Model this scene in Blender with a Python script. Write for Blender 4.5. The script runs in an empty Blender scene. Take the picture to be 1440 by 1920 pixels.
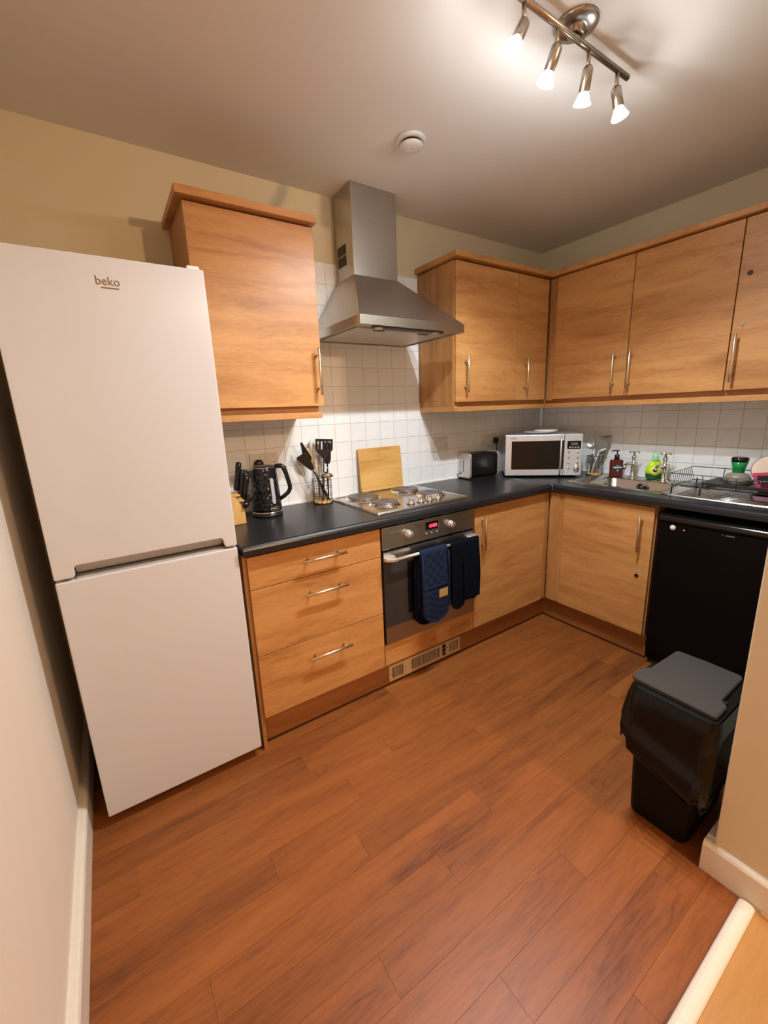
import bpy, bmesh, math, random
from mathutils import Vector, Matrix, noise
random.seed(7)
S = bpy.context.scene
COL = S.collection
PI = math.pi

# ---------------------------------------------------------------- camera
cam_d = bpy.data.cameras.new('camera'); cam = bpy.data.objects.new('camera', cam_d); COL.objects.link(cam)
YAW, PITCH, ROLL = 0.5772, -0.2278, -0.0395
fw = Vector((math.sin(YAW)*math.cos(PITCH), math.cos(YAW)*math.cos(PITCH), math.sin(PITCH)))
rt = Vector((math.cos(YAW), -math.sin(YAW), 0)); up = rt.cross(fw)
r2 = math.cos(ROLL)*rt + math.sin(ROLL)*up; u2 = -math.sin(ROLL)*rt + math.cos(ROLL)*up
cam.matrix_world = Matrix(((r2.x, u2.x, -fw.x, 0.2258), (r2.y, u2.y, -fw.y, -2.1041), (r2.z, u2.z, -fw.z, 1.3854), (0, 0, 0, 1)))
cam_d.sensor_fit = 'VERTICAL'; cam_d.sensor_height = 36.0; cam_d.lens = 778.84/1920*36
cam_d.shift_x = (720-716.45)/1920; cam_d.shift_y = (951.6-960)/1920
cam_d.clip_start = 0.02
S.camera = cam

# ---------------------------------------------------------------- world, lights, exposure
W = bpy.data.worlds.new('world'); S.world = W; W.use_nodes = True
W.node_tree.nodes['Background'].inputs[0].default_value = (1.0, 0.62, 0.36, 1)
W.node_tree.nodes['Background'].inputs[1].default_value = 0.02
S.view_settings.view_transform = 'Standard'; S.view_settings.look = 'None'
S.view_settings.gamma = 1.0; S.view_settings.use_curve_mapping = False
S.view_settings.exposure = 0.0

def lamp(name, kind, loc, energy, color, size, **k):
    d = bpy.data.lights.new(name, kind); d.energy = energy; d.color = color
    if kind == 'AREA': d.size = size
    else: d.shadow_soft_size = size
    for a, b in k.items(): setattr(d, a, b)
    o = bpy.data.objects.new(name, d); COL.objects.link(o); o.location = loc
    return o
# living room lamp behind the camera (a warm ceiling lamp of the adjoining room)
lamp('living_room_lamp', 'POINT', (1.68, -3.70, 2.20), 118, (1.0, 0.65, 0.36), 0.04)
SPOT_E = 41; SPOT_C = (0.93, 1.0, 1.06); SPILL_E = 2.1

# ---------------------------------------------------------------- node material helpers
def newmat(name):
    m = bpy.data.materials.new(name); m.use_nodes = True
    nt = m.node_tree; b = nt.nodes['Principled BSDF']
    return m, nt, b
def N(nt, t, **k):
    n = nt.nodes.new(t)
    for a, v in k.items():
        if a in n.inputs.keys(): n.inputs[a].default_value = v
        else: setattr(n, a, v)
    return n
def L(nt, a, b): nt.links.new(a, b)
def coords(nt, scale, rand=True):
    tc = N(nt, 'ShaderNodeTexCoord'); mp = N(nt, 'ShaderNodeMapping'); mp.inputs['Scale'].default_value = scale
    if rand:
        oi = N(nt, 'ShaderNodeObjectInfo'); mul = N(nt, 'ShaderNodeMath', operation='MULTIPLY'); mul.inputs[1].default_value = 23.7
        L(nt, oi.outputs['Random'], mul.inputs[0])
        ad = N(nt, 'ShaderNodeVectorMath', operation='ADD'); L(nt, tc.outputs['Object'], ad.inputs[0]); L(nt, mul.outputs[0], ad.inputs[1])
        L(nt, ad.outputs[0], mp.inputs[0])
    else: L(nt, tc.outputs['Object'], mp.inputs[0])
    return mp.outputs[0]
def ramp(nt, fac, stops):
    r = N(nt, 'ShaderNodeValToRGB'); e = r.color_ramp.elements
    e[0].position, e[0].color = stops[0][0], (*stops[0][1], 1)
    e[1].position, e[1].color = stops[-1][0], (*stops[-1][1], 1)
    for p, c in stops[1:-1]:
        x = e.new(p); x.color = (*c, 1)
    L(nt, fac, r.inputs[0]); return r.outputs[0]
def bump(nt, b, h, strength, dist=0.001):
    n = N(nt, 'ShaderNodeBump'); n.inputs['Strength'].default_value = strength; n.inputs['Distance'].default_value = dist
    L(nt, h, n.inputs['Height']); L(nt, n.outputs[0], b.inputs['Normal'])
def simple(name, col, rough=0.5, metal=0.0, nscale=30, var=0.06, bmp=0.0, spec=None, coat=0.0, aniso=None):
    m, nt, b = newmat(name)
    b.inputs['Metallic'].default_value = metal
    v = coords(nt, (1, 1, 1) if aniso is None else aniso, False)
    nz = N(nt, 'ShaderNodeTexNoise'); nz.inputs['Scale'].default_value = nscale; nz.inputs['Detail'].default_value = 4
    L(nt, v, nz.inputs['Vector'])
    lo = tuple(max(0, c*(1-var)) for c in col); hi = tuple(min(1, c*(1+var)) for c in col)
    L(nt, ramp(nt, nz.outputs['Fac'], [(0.3, lo), (0.7, hi)]), b.inputs['Base Color'])
    mr = N(nt, 'ShaderNodeMapRange'); mr.inputs['To Min'].default_value = rough*0.92; mr.inputs['To Max'].default_value = min(1, rough*1.08)
    L(nt, nz.outputs['Fac'], mr.inputs['Value']); L(nt, mr.outputs[0], b.inputs['Roughness'])
    if spec is not None: b.inputs['Specular IOR Level'].default_value = spec
    if coat: b.inputs['Coat Weight'].default_value = coat; b.inputs['Coat Roughness'].default_value = 0.06
    if bmp: bump(nt, b, nz.outputs['Fac'], bmp)
    return m
def wood(name, scale, stops, rough=0.42, coat=0.0, tone=0.0, fine=0.35, big=1.0):
    m, nt, b = newmat(name)
    v = coords(nt, scale)
    n1 = N(nt, 'ShaderNodeTexNoise'); n1.inputs['Scale'].default_value = 1.0*big; n1.inputs['Detail'].default_value = 5; n1.inputs['Distortion'].default_value = 0.6
    L(nt, v, n1.inputs['Vector'])
    mp2 = N(nt, 'ShaderNodeMapping'); mp2.inputs['Scale'].default_value = (4.5, 4.5, 4.5); L(nt, v, mp2.inputs[0])
    n2 = N(nt, 'ShaderNodeTexNoise'); n2.inputs['Scale'].default_value = 1.4; n2.inputs['Detail'].default_value = 6; n2.inputs['Distortion'].default_value = 1.4; n2.inputs['Roughness'].default_value = 0.62
    L(nt, mp2.outputs[0], n2.inputs['Vector'])
    mx = N(nt, 'ShaderNodeMath', operation='MULTIPLY_ADD'); L(nt, n2.outputs['Fac'], mx.inputs[0]); mx.inputs[1].default_value = fine
    sc = N(nt, 'ShaderNodeMath', operation='MULTIPLY'); L(nt, n1.outputs['Fac'], sc.inputs[0]); sc.inputs[1].default_value = 1-fine
    L(nt, sc.outputs[0], mx.inputs[2])
    c = ramp(nt, mx.outputs[0], stops)
    if tone:
        oi = N(nt, 'ShaderNodeObjectInfo'); mr = N(nt, 'ShaderNodeMapRange'); mr.inputs['To Min'].default_value = 1-tone; mr.inputs['To Max'].default_value = 1+tone
        L(nt, oi.outputs['Random'], mr.inputs['Value'])
        hs = N(nt, 'ShaderNodeHueSaturation'); L(nt, mr.outputs[0], hs.inputs['Value']); L(nt, c, hs.inputs['Color']); c = hs.outputs[0]
    L(nt, c, b.inputs['Base Color']); b.inputs['Roughness'].default_value = rough
    if coat: b.inputs['Coat Weight'].default_value = coat; b.inputs['Coat Roughness'].default_value = 0.2
    bump(nt, b, n2.outputs['Fac'], 0.12, 0.0006)
    return m
def emis(name, col, strength):
    m, nt, b = newmat(name); b.inputs['Base Color'].default_value = (*col, 1)
    b.inputs['Emission Color'].default_value = (*col, 1); b.inputs['Emission Strength'].default_value = strength
    return m
def glass(name, col, rough=0.03, alpha_mix=0.0, ior=1.45):
    m, nt, b = newmat(name); b.inputs['Base Color'].default_value = (*col, 1)
    b.inputs['Transmission Weight'].default_value = 1.0; b.inputs['Roughness'].default_value = rough; b.inputs['IOR'].default_value = ior
    return m

OAK = [(0.30, (0.30, 0.120, 0.032)), (0.42, (0.43, 0.190, 0.056)), (0.55, (0.53, 0.255, 0.082)), (0.72, (0.60, 0.305, 0.108))]
M = {}
M['wood_x'] = wood('cabinet_wood_across', (2.2, 9, 15), OAK)
M['wood_y'] = wood('cabinet_wood_across_side', (9, 2.2, 15), OAK)
M['wood_z'] = wood('cabinet_wood_upright', (15, 15, 1.6), [(p, tuple(c*0.86 for c in col)) for p, col in OAK])
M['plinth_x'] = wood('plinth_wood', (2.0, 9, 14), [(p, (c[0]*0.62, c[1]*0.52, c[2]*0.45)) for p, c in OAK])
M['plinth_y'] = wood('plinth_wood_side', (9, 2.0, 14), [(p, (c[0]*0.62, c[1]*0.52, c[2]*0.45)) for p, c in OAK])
M['dark_gap'] = simple('gap_shade_brown', (0.05, 0.016, 0.006), 0.6)  # shade inside the gaps, given as a dark colour
CH = [(0.32, (0.095, 0.026, 0.006)), (0.42, (0.190, 0.058, 0.014)), (0.52, (0.245, 0.076, 0.016)), (0.68, (0.300, 0.100, 0.023))]
M['plank'] = wood('cherry_laminate', (1.1, 10, 10), CH, rough=0.42, tone=0.08, fine=0.42)
M['plank'].node_tree.nodes['Principled BSDF'].inputs['Specular IOR Level'].default_value = 0.32
M['subfloor'] = simple('laminate_joint', (0.13, 0.04, 0.013), 0.8)
M['living_plank'] = wood('living_room_oak', (1.2, 10, 10), [(0.3, (0.36, 0.17, 0.04)), (0.7, (0.50, 0.26, 0.075))], rough=0.45, tone=0.04)
M['wall'] = simple('cream_wall_paint', (0.66, 0.57, 0.385), 0.75, 0, 260, 0.015, 0.08)
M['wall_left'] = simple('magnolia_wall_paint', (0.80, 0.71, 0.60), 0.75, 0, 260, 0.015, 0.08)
M['living_wall'] = simple('darkened_living_wall', (0.34, 0.27, 0.19), 0.8)  # unseen walls, colour darkened to cut the light they bounce back
M['ceiling'] = simple('white_ceiling_paint', (0.74, 0.69, 0.63), 0.8, 0, 300, 0.01, 0.05)
M['trim'] = simple('white_gloss_trim', (0.74, 0.68, 0.58), 0.35, 0, 50, 0.02)
M['tile'] = simple('glazed_white_tile', (0.86, 0.87, 0.86), 0.12, 0, 9, 0.03, 0.05)
M['grout'] = simple('grey_grout', (0.56, 0.53, 0.48), 0.9)
M['sealant'] = simple('white_sealant', (0.85, 0.84, 0.8), 0.4)
M['steel'] = simple('brushed_steel', (0.50, 0.47, 0.43), 0.30, 1.0, 40, 0.05, 0.05, aniso=(0.6, 0.6, 14))
M['steel_h'] = simple('brushed_steel_flat', (0.56, 0.54, 0.51), 0.24, 1.0, 40, 0.06, 0.05, aniso=(0.6, 14, 14))
M['chrome'] = simple('polished_chrome', (0.82, 0.82, 0.80), 0.08, 1.0)
M['nickel'] = simple('satin_nickel', (0.45, 0.40, 0.34), 0.28, 1.0)
M['handle'] = simple('satin_steel_handle', (0.74, 0.66, 0.52), 0.25, 1.0)
M['alu'] = simple('satin_aluminium', (0.70, 0.68, 0.64), 0.42, 0.85)
M['worktop'] = simple('charcoal_worktop', (0.013, 0.013, 0.015), 0.30, 0, 420, 0.8, 0.08, spec=0.38)
M['black'] = simple('black_plastic', (0.012, 0.011, 0.011), 0.35)
M['black_gloss'] = simple('black_gloss', (0.006, 0.005, 0.005), 0.12)
M['dishwasher'] = simple('black_enamel', (0.003, 0.0025, 0.0025), 0.30, spec=0.12, nscale=3)
M['kettle'] = simple('black_textured_plastic', (0.008, 0.008, 0.009), 0.16, 0, 60, 0.3)
m_, nt_, b_ = newmat('kettle_pebbled_plastic'); b_.inputs['Base Color'].default_value = (0.006, 0.006, 0.007, 1); b_.inputs['Roughness'].default_value = 0.16
vo_ = N(nt_, 'ShaderNodeTexVoronoi'); vo_.inputs['Scale'].default_value = 85; L(nt_, coords(nt_, (1, 1, 0.8), False), vo_.inputs['Vector']); bump(nt_, b_, vo_.outputs['Distance'], 0.9, 0.004); M['kettle'] = m_
M['black_matte'] = simple('black_matte', (0.008, 0.007, 0.007), 0.7)
M['wire'] = simple('black_wire', (0.02, 0.018, 0.016), 0.35)
M['white_fridge'] = simple('white_enamel', (0.61, 0.605, 0.605), 0.09, 0, 420, 0.006, 0.05)
M['fridge_grey'] = simple('grey_recess_plastic', (0.45, 0.43, 0.41), 0.4)
M['white_plastic'] = simple('white_plastic', (0.72, 0.70, 0.65), 0.3)
M['logo'] = simple('bronze_lettering', (0.20, 0.12, 0.05), 0.4, 0.3)
M['rubber'] = simple('grey_rubber', (0.10, 0.10, 0.10), 0.6)
M['lid'] = simple('grey_bin_lid', (0.052, 0.046, 0.041), 0.36, 0, 500, 0.05, 0.1)
M['bin'] = simple('black_bin_plastic', (0.005, 0.004, 0.003), 0.5, spec=0.15)
M['bag'] = simple('black_bin_bag', (0.006, 0.005, 0.004), 0.22, spec=0.22)
M['navy'] = simple('navy_cotton', (0.011, 0.018, 0.042), 0.9, 0, 700, 0.3, 0.3, spec=0.1)
M['navy_dark'] = simple('dark_navy_cotton', (0.0030, 0.0042, 0.008), 0.92, 0, 700, 0.3, 0.3, spec=0.06)
M['tan'] = simple('tan_leather', (0.42, 0.25, 0.07), 0.5)
M['bamboo'] = wood('bamboo', (3.2, 12, 26), [(0.3, (0.50, 0.25, 0.055)), (0.45, (0.66, 0.37, 0.10)), (0.7, (0.76, 0.47, 0.16))], fine=0.25)
M['bamboo_v'] = wood('bamboo_upright', (20, 20, 2.4), [(0.3, (0.52, 0.27, 0.07)), (0.7, (0.76, 0.47, 0.17))])
M['spoon_wood'] = wood('wooden_spoon', (20, 20, 3), [(0.3, (0.30, 0.17, 0.07)), (0.7, (0.50, 0.32, 0.15))])
M['hotplate'] = simple('cast_hotplate', (0.16, 0.13, 0.115), 0.42, 0.55, 90, 0.1)
M['oven_glass'] = simple('dark_oven_glass', (0.045, 0.040, 0.036), 0.10, 0.25)
M['mw_glass'] = simple('microwave_glass', (0.008, 0.005, 0.0035), 0.10, spec=0.25)
M['mw_silver'] = simple('microwave_silver', (0.66, 0.68, 0.72), 0.33, 0.6, 30, 0.03)
M['red'] = emis('red_digits', (1.0, 0.04, 0.07), 5.0)
M['dim_green'] = emis('dim_green_digits', (0.25, 0.34, 0.22), 0.25)
M['led'] = emis('pink_indicator', (1.0, 0.35, 0.25), 1.2)
M['bulb'] = emis('lit_bulb', (1.0, 0.98, 0.95), 12)
M['bulb_glass'] = emis('bulb_glass', (0.72, 0.88, 1.0), 0.55)
M['amber'] = simple('brown_bottle', (0.13, 0.018, 0.010), 0.15)
M['label_dark'] = simple('dark_label', (0.03, 0.03, 0.03), 0.5)
M['label_white'] = simple('white_label', (0.8, 0.8, 0.78), 0.5)
M['lime'] = simple('lime_liquid', (0.50, 0.80, 0.02), 0.15)
M['lime_light'] = simple('yellow_label', (0.80, 0.88, 0.12), 0.3)
M['green_dark'] = simple('dark_green_plastic', (0.01, 0.09, 0.03), 0.15)
M['green_cap'] = simple('pale_green_cap', (0.35, 0.75, 0.42), 0.25)
M['green_glass'] = simple('green_glass', (0.005, 0.24, 0.055), 0.08)
M['taupe'] = simple('taupe_stoneware', (0.27, 0.235, 0.18), 0.4)
M['taupe_dark'] = simple('brown_stoneware', (0.05, 0.035, 0.025), 0.4)
M['tray'] = simple('grey_nonstick', (0.07, 0.068, 0.062), 0.38)
M['pink'] = simple('pink_plastic', (0.62, 0.06, 0.15), 0.4)
M['cream'] = simple('cream_glaze', (0.78, 0.62, 0.48), 0.25)
M['maroon'] = simple('maroon_plastic', (0.16, 0.02, 0.05), 0.3)
M['clear'] = simple('clear_plastic_grey', (0.17, 0.17, 0.16), 0.15)
M['window_kettle'] = simple('kettle_level_window', (0.42, 0.43, 0.48), 0.2)
M['vent_cream'] = simple('cream_vent_metal', (0.60, 0.47, 0.30), 0.4)
M['filter'] = simple('grease_filter', (0.62, 0.58, 0.52), 0.4, 0.5, 300, 0.2, 0.3)
M['slot_dark'] = simple('slot_dark', (0.05, 0.028, 0.015), 0.6)

# ---------------------------------------------------------------- geometry helpers
def wloc(o):
    v = Vector((0, 0, 0))
    while o is not None: v += o.location; o = o.parent
    return v
def obj(name, bm, mat, parent=None, bevel=0.0, seg=2, smooth=False, local=False, kind=None, label=None):
    me = bpy.data.meshes.new(name)
    if parent is not None and not local:
        bmesh.ops.translate(bm, verts=bm.verts, vec=-wloc(parent))
    bmesh.ops.recalc_face_normals(bm, faces=bm.faces)
    bm.to_mesh(me); bm.free()
    o = bpy.data.objects.new(name, me); COL.objects.link(o)
    if isinstance(mat, (list, tuple)):
        for m in mat: me.materials.append(M[m])
    else: me.materials.append(M[mat])
    if parent is not None: o.parent = parent
    if smooth:
        for p in me.polygons: p.use_smooth = True
    if bevel:
        b = o.modifiers.new('bevel', 'BEVEL'); b.width = bevel; b.segments = seg; b.limit_method = 'ANGLE'; b.angle_limit = 0.6
    if kind: o['kind'] = kind
    if label: o['label'] = label
    return o
def thing(name, label, cat, loc=(0, 0, 0), rz=0.0, group=None):
    o = bpy.data.objects.new(name, None); COL.objects.link(o); o.empty_display_size = 0.05
    o.location = loc; o.rotation_euler = (0, 0, rz); tag(o, label, cat, group); return o
def tag(o, label, cat, group=None):
    o['label'] = label; o['category'] = cat
    if group: o['group'] = group
    return o
def struct(name, bm, mat, **k):
    o = obj(name, bm, mat, **k); o['kind'] = 'structure'; return o
def B(): return bmesh.new()
def box(bm, x0, x1, y0, y1, z0, z1, mi=0):
    vs = [bm.verts.new((x, y, z)) for x in (x0, x1) for y in (y0, y1) for z in (z0, z1)]
    for f in ((0, 1, 3, 2), (4, 6, 7, 5), (0, 4, 5, 1), (2, 3, 7, 6), (0, 2, 6, 4), (1, 5, 7, 3)):
        bm.faces.new([vs[i] for i in f]).material_index = mi
    return bm
def bx(*a): return box(B(), *a)
def frame(d):
    d = Vector(d).normalized(); a = Vector((0, 0, 1)) if abs(d.z) < 0.9 else Vector((1, 0, 0))
    u = d.cross(a).normalized(); return u, d.cross(u).normalized(), d
def tube(bm, pts, r, seg=8, closed=False, mi=0, caps=True):
    pts = [Vector(p) for p in pts]; n = len(pts); rr = r if isinstance(r, (list, tuple)) else [r]*n
    rings = []; u = None
    for i, p in enumerate(pts):
        if closed: d = pts[(i+1) % n]-pts[i-1]
        else: d = pts[min(i+1, n-1)]-pts[max(i-1, 0)]
        d.normalize()
        if u is None: u, v, _ = frame(d)
        else:
            u = (u - d*u.dot(d)).normalized(); v = d.cross(u)
        rings.append([bm.verts.new(p+rr[i]*(math.cos(2*PI*k/seg)*u+math.sin(2*PI*k/seg)*v)) for k in range(seg)])
    m = n if closed else n-1
    for i in range(m):
        a, b = rings[i], rings[(i+1) % n]
        for k in range(seg):
            f = bm.faces.new((a[k], a[(k+1) % seg], b[(k+1) % seg], b[k])); f.smooth = True; f.material_index = mi
    if not closed and caps:
        bm.faces.new(rings[0]).material_index = mi; bm.faces.new(rings[-1]).material_index = mi
    return bm
def lathe(bm, prof, c=(0, 0, 0), seg=24, axis=(0, 0, 1), mi=0, capb=True, capt=True, sx=1, sy=1):
    u, v, d = frame(axis); c = Vector(c)
    if tuple(axis) == (0, 0, 1): u, v = Vector((1, 0, 0)), Vector((0, 1, 0))
    rings = []
    for r, h in prof:
        rings.append([bm.verts.new(c+d*h+max(r, 1e-5)*(sx*math.cos(2*PI*k/seg)*u+sy*math.sin(2*PI*k/seg)*v)) for k in range(seg)])
    for a, b in zip(rings, rings[1:]):
        for k in range(seg):
            f = bm.faces.new((a[k], a[(k+1) % seg], b[(k+1) % seg], b[k])); f.smooth = True; f.material_index = mi
    if capb: bm.faces.new(rings[0]).material_index = mi
    if capt: bm.faces.new(rings[-1]).material_index = mi
    return bm
def prism(bm, pts, fn, d0, d1, mi=0):
    # pts 2D outline, fn(a,b,d)->xyz
    a = [bm.verts.new(fn(p[0], p[1], d0)) for p in pts]; b = [bm.verts.new(fn(p[0], p[1], d1)) for p in pts]
    n = len(pts)
    bm.faces.new(a).material_index = mi; bm.faces.new(b).material_index = mi
    for i in range(n): bm.faces.new((a[i], a[(i+1) % n], b[(i+1) % n], b[i])).material_index = mi
    return bm
XZ = lambda a, b, d: (a, d, b)
YZ = lambda a, b, d: (d, a, b)
XY = lambda a, b, d: (a, b, d)
def rrect(x0, x1, y0, y1, r, n=5):
    out = []
    for cx, cy, a0 in ((x1-r, y1-r, 0), (x0+r, y1-r, 90), (x0+r, y0+r, 180), (x1-r, y0+r, 270)):
        for k in range(n+1):
            a = math.radians(a0+90*k/n); out.append((cx+r*math.cos(a), cy+r*math.sin(a)))
    return out
def loft(bm, loops, mi=0, smooth=True, cap0=False, cap1=False):
    R = [[bm.verts.new(p) for p in l] for l in loops]; n = len(R[0])
    for a, b in zip(R, R[1:]):
        for k in range(n):
            f = bm.faces.new((a[k], a[(k+1) % n], b[(k+1) % n], b[k])); f.smooth = smooth; f.material_index = mi
    if cap0: bm.faces.new(R[0]).material_index = mi
    if cap1: bm.faces.new(R[-1]).material_index = mi
    return bm
def text(name, s, mat, parent, size, origin, ux, uz, depth=0.0006, label=None, squash=1.0):
    cu = bpy.data.curves.new('t', 'FONT'); cu.body = s; cu.size = size; cu.extrude = depth; cu.resolution_u = 3
    cu.align_x = 'CENTER'; cu.align_y = 'CENTER'
    to = bpy.data.objects.new('t', cu); COL.objects.link(to)
    me = bpy.data.meshes.new_from_object(to); bpy.data.objects.remove(to)
    ux, uz = Vector(ux), Vector(uz); nn = ux.cross(uz)
    og = Vector(origin)-wloc(parent)
    for v in me.vertices:
        c = v.co.copy(); v.co = og+ux*c.x*squash+uz*c.y+nn*c.z
    me.name = name; me.materials.clear(); me.materials.append(M[mat])
    o = bpy.data.objects.new(name, me); COL.objects.link(o); o.parent = parent
    if label: o['label'] = label
    return o
SEG = {'0': 'abcdef', '1': 'bc', '2': 'abged', '8': 'abcdefg'}
def digits(bm, s, org, ux, uz, h, w, gap, t):
    ux, uz = Vector(ux), Vector(uz); nn = ux.cross(uz); x = 0
    for ch in s:
        if ch == ':':
            for f in (0.3, 0.7): _q(bm, org, ux, uz, nn, x-gap*0.2, h*f-t/2, t, t)
            x += gap*0.6; continue
        segs = {'a': (t/2, h-t, w-t, t), 'd': (t/2, 0, w-t, t), 'g': (t/2, h/2-t/2, w-t, t), 'f': (0, h/2, t, h/2-t/2), 'e': (0, t/2, t, h/2-t/2), 'b': (w-t, h/2, t, h/2-t/2), 'c': (w-t, t/2, t, h/2-t/2)}
        for k in SEG[ch]: _q(bm, org, ux, uz, nn, x+segs[k][0], segs[k][1], segs[k][2], segs[k][3])
        x += w+gap
    return bm
def _q(bm, org, ux, uz, nn, a, b, w, h):
    org = Vector(org); vs = []
    for d in (0, 0.0006):
        for p, q in ((a, b), (a+w, b), (a+w, b+h), (a, b+h)): vs.append(bm.verts.new(org+ux*p+uz*q+nn*d))
    bm.faces.new(vs[:4]); bm.faces.new(vs[4:])
    for i in range(4): bm.faces.new((vs[i], vs[(i+1) % 4], vs[4+(i+1) % 4], vs[4+i]))

# key dimensions
XL = -0.045; XW = 3.0436; H = 2.439; WT = 0.915; YB = -0.568; XI = 2.472; YU = -0.324; XUI = 2.719
YP = -1.81   # kitchen side of the partition wall

# ================================================================ STRUCTURE
struct('ceiling', bx(-0.2, 5.2, -6.2, 0.1, H, H+0.1), 'ceiling')
wb = struct('wall_back', bx(-0.145, XW+0.1, 0, 0.1, 0, H), 'wall')
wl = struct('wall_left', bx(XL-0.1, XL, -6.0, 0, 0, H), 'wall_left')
wr = struct('wall_right', bx(XW, XW+0.1, YP, 0, 0, H), 'wall')
struct('wall_partition', bx(1.544, XW+0.1, YP-0.25, YP, 0, H), 'wall', bevel=0.004)
struct('wall_far', bx(XW+0.1-0.01, 5.2, YP-0.1, YP, 0, H), 'living_wall')
struct('wall_side', bx(5.0, 5.2, -6.0, YP, 0, H), 'living_wall')
struct('wall_rear', bx(-0.145, 5.2, -6.2, -6.0, 0, H), 'living_wall')
fl = struct('floor', bx(-0.1, XW+0.05, -1.892, 0.05, -0.06, -0.0082), 'subfloor')
lf = struct('floor_living', bx(-0.1, 5.1, -6.05, -1.892, -0.06, -0.0082), 'subfloor')
# skirting boards with rounded top
def skirt_pts(t, h): return [(0, 0), (t, 0), (t, h-0.012), (t-0.004, h-0.004), (t-0.010, h), (0, h)]
bm = B(); prism(bm, skirt_pts(0.025, 0.102), lambda a, b, d: (XL+a, d, b), -6.0, 0.0); struct('baseboard_left', bm, 'trim')
bm = B()
prism(bm, skirt_pts(0.017, 0.102), lambda a, b, d: (1.544-a, d, b), -2.06, -1.788)
box(bm, 1.5442, 3.0, -1.8098, -1.788, 0, 0.102); struct('baseboard_partition', bm, 'trim')
# threshold strip between the two floors, domed
dome = [(0, -0.008), (0.038, -0.008), (0.038, 0.004), (0.033, 0.008), (0.026, 0.011), (0.012, 0.011), (0.005, 0.008), (0, 0.004)]
bm = B(); prism(bm, dome, lambda a, b, d: (d, -1.925+a, b), XL+0.027, 1.522); struct('trim_1', bm, 'trim', bevel=0.003)
q = [(0, 0), (0.012, 0), (0.010, 0.006), (0.006, 0.010), (0, 0.012)]
bm = B(); prism(bm, q, lambda a, b, d: (1.527-a, d, b), -2.06, -1.935); struct('trim_2', bm, 'living_plank')
# floor planks
def plank(x0, x1, y0, y1, par, mat):
    g = 0.00004; bm = B(); e = 0.00035
    lo = [(x0+g, y0+g, -0.008), (x1-g, y0+g, -0.008), (x1-g, y1-g, -0.008), (x0+g, y1-g, -0.008)]
    mid = [(a, b, -0.0008) for a, b, c in lo]
    top = [(x0+g+e, y0+g+e, 0), (x1-g-e, y0+g+e, 0), (x1-g-e, y1-g-e, 0), (x0+g+e, y1-g-e, 0)]
    loft(bm, [lo, mid, top], smooth=False, cap1=True)
    o = obj('plank', bm, mat, par); return o
LEN = 0.925
joints = {-0.573: 0.30, -0.677: 0.70, -0.781: 0.10, -0.885: 0.807, -0.989: 0.462, -1.092: 0.725, -1.195: 0.235, -1.302: 0.905, -1.406: 0.612, -1.510: 0.30, -1.613: 0.84, -1.716: 0.48, -1.819: 0.15}
ys = sorted([0.05-0.0]+[y for y in joints], reverse=True)
rows = [(-0.365, 0.05), (-0.469, 0.45), (-0.573, 0.12)]
yk = list(joints.keys()); prev = -0.469
rows = [(-0.469+0.104, -0.469, 0.55), (-0.469, -0.573, 0.30)]
for i, y in enumerate(yk):
    y1 = yk[i+1] if i+1 < len(yk) else -1.889
    rows.append((y, y1, joints[y] if i == 0 else joints[y]))
for (ya, yb2, j) in rows:
    x = j-LEN*(1+math.floor((j-XL)/LEN)); 
    while x < XW:
        a, b = max(x, XL+0.002), min(x+LEN, XW)
        if b-a > 0.02: plank(a, b, yb2, ya, fl, 'plank')
        x += LEN
for i in range(6):
    y1 = -1.893-i*0.19
    for x0, x1 in ((XL+0.002, 0.62+0.3*(i % 2)), (0.62+0.3*(i % 2), 1.9), (1.9, 3.2)):
        plank(x0, x1, y1-0.19, y1, lf, 'living_plank')
obj('plank_field', bx(XL+0.002, 5.0, -6.0, -3.034, -0.008, 0.0), 'living_plank', lf)
obj('plank_field', bx(3.201, 5.0, -3.033, -1.893, -0.008, 0.0), 'living_plank', lf)

# ---- wall tiles
TP = 0.1; TZ = 0.101
def tile_mesh(axis):
    bm = B(); s = TP/2-0.0009; t = TZ/2-0.0009; e = 0.0012
    pts = [(-s, -t), (s, -t), (s, t), (-s, t)]; pin = [(-s+e, -t+e), (s-e, -t+e), (s-e, t-e), (-s+e, t-e)]
    f = (lambda a, b, d: (a, -d, b)) if axis == 'x' else (lambda a, b, d: (-d, a, b))
    loft(bm, [[f(a, b, 0) for a, b in pts], [f(a, b, 0.0052) for a, b in pts], [f(a, b, 0.006) for a, b in pin]], smooth=False, cap1=True)
    bmesh.ops.recalc_face_normals(bm, faces=bm.faces)
    me = bpy.data.meshes.new('tile'); bm.to_mesh(me); bm.free(); me.materials.append(M['tile']); return me
tmx, tmy = tile_mesh('x'), tile_mesh('y')
def tile(me, loc, par):
    o = bpy.data.objects.new('tile', me); COL.objects.link(o); o.parent = par
    j = 0.00035
    o.location = (loc[0], loc[1], loc[2]); o.rotation_euler = (random.uniform(-.002, .002), random.uniform(-.002, .002), random.uniform(-.002, .002))
def grout(bm, ax, a0, a1, z0, z1):
    if ax == 'x': box(bm, a0, a1, -0.0035, 0.001, z0, z1)
    else: box(bm, XW-0.0035, XW+0.001, a0, a1, z0, z1)
bm = B(); grout(bm, 'x', 0.60, XW, 0.90, 1.425); grout(bm, 'x', 1.10, 1.902, 1.425, 2.132)
obj('grout', bm, 'grout', wb)
bm = B(); grout(bm, 'y', YP+0.001, -0.004, 0.90, 1.425); obj('grout', bm, 'grout', wr)
for i in range(25):
    x = 0.60+TP*i+0.05
    if x > XW-0.05: continue
    for k in range(5): tile(tmx, (x, 0, WT+0.005+TZ*(k+0.5)), wb)
bm = B(); 
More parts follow.
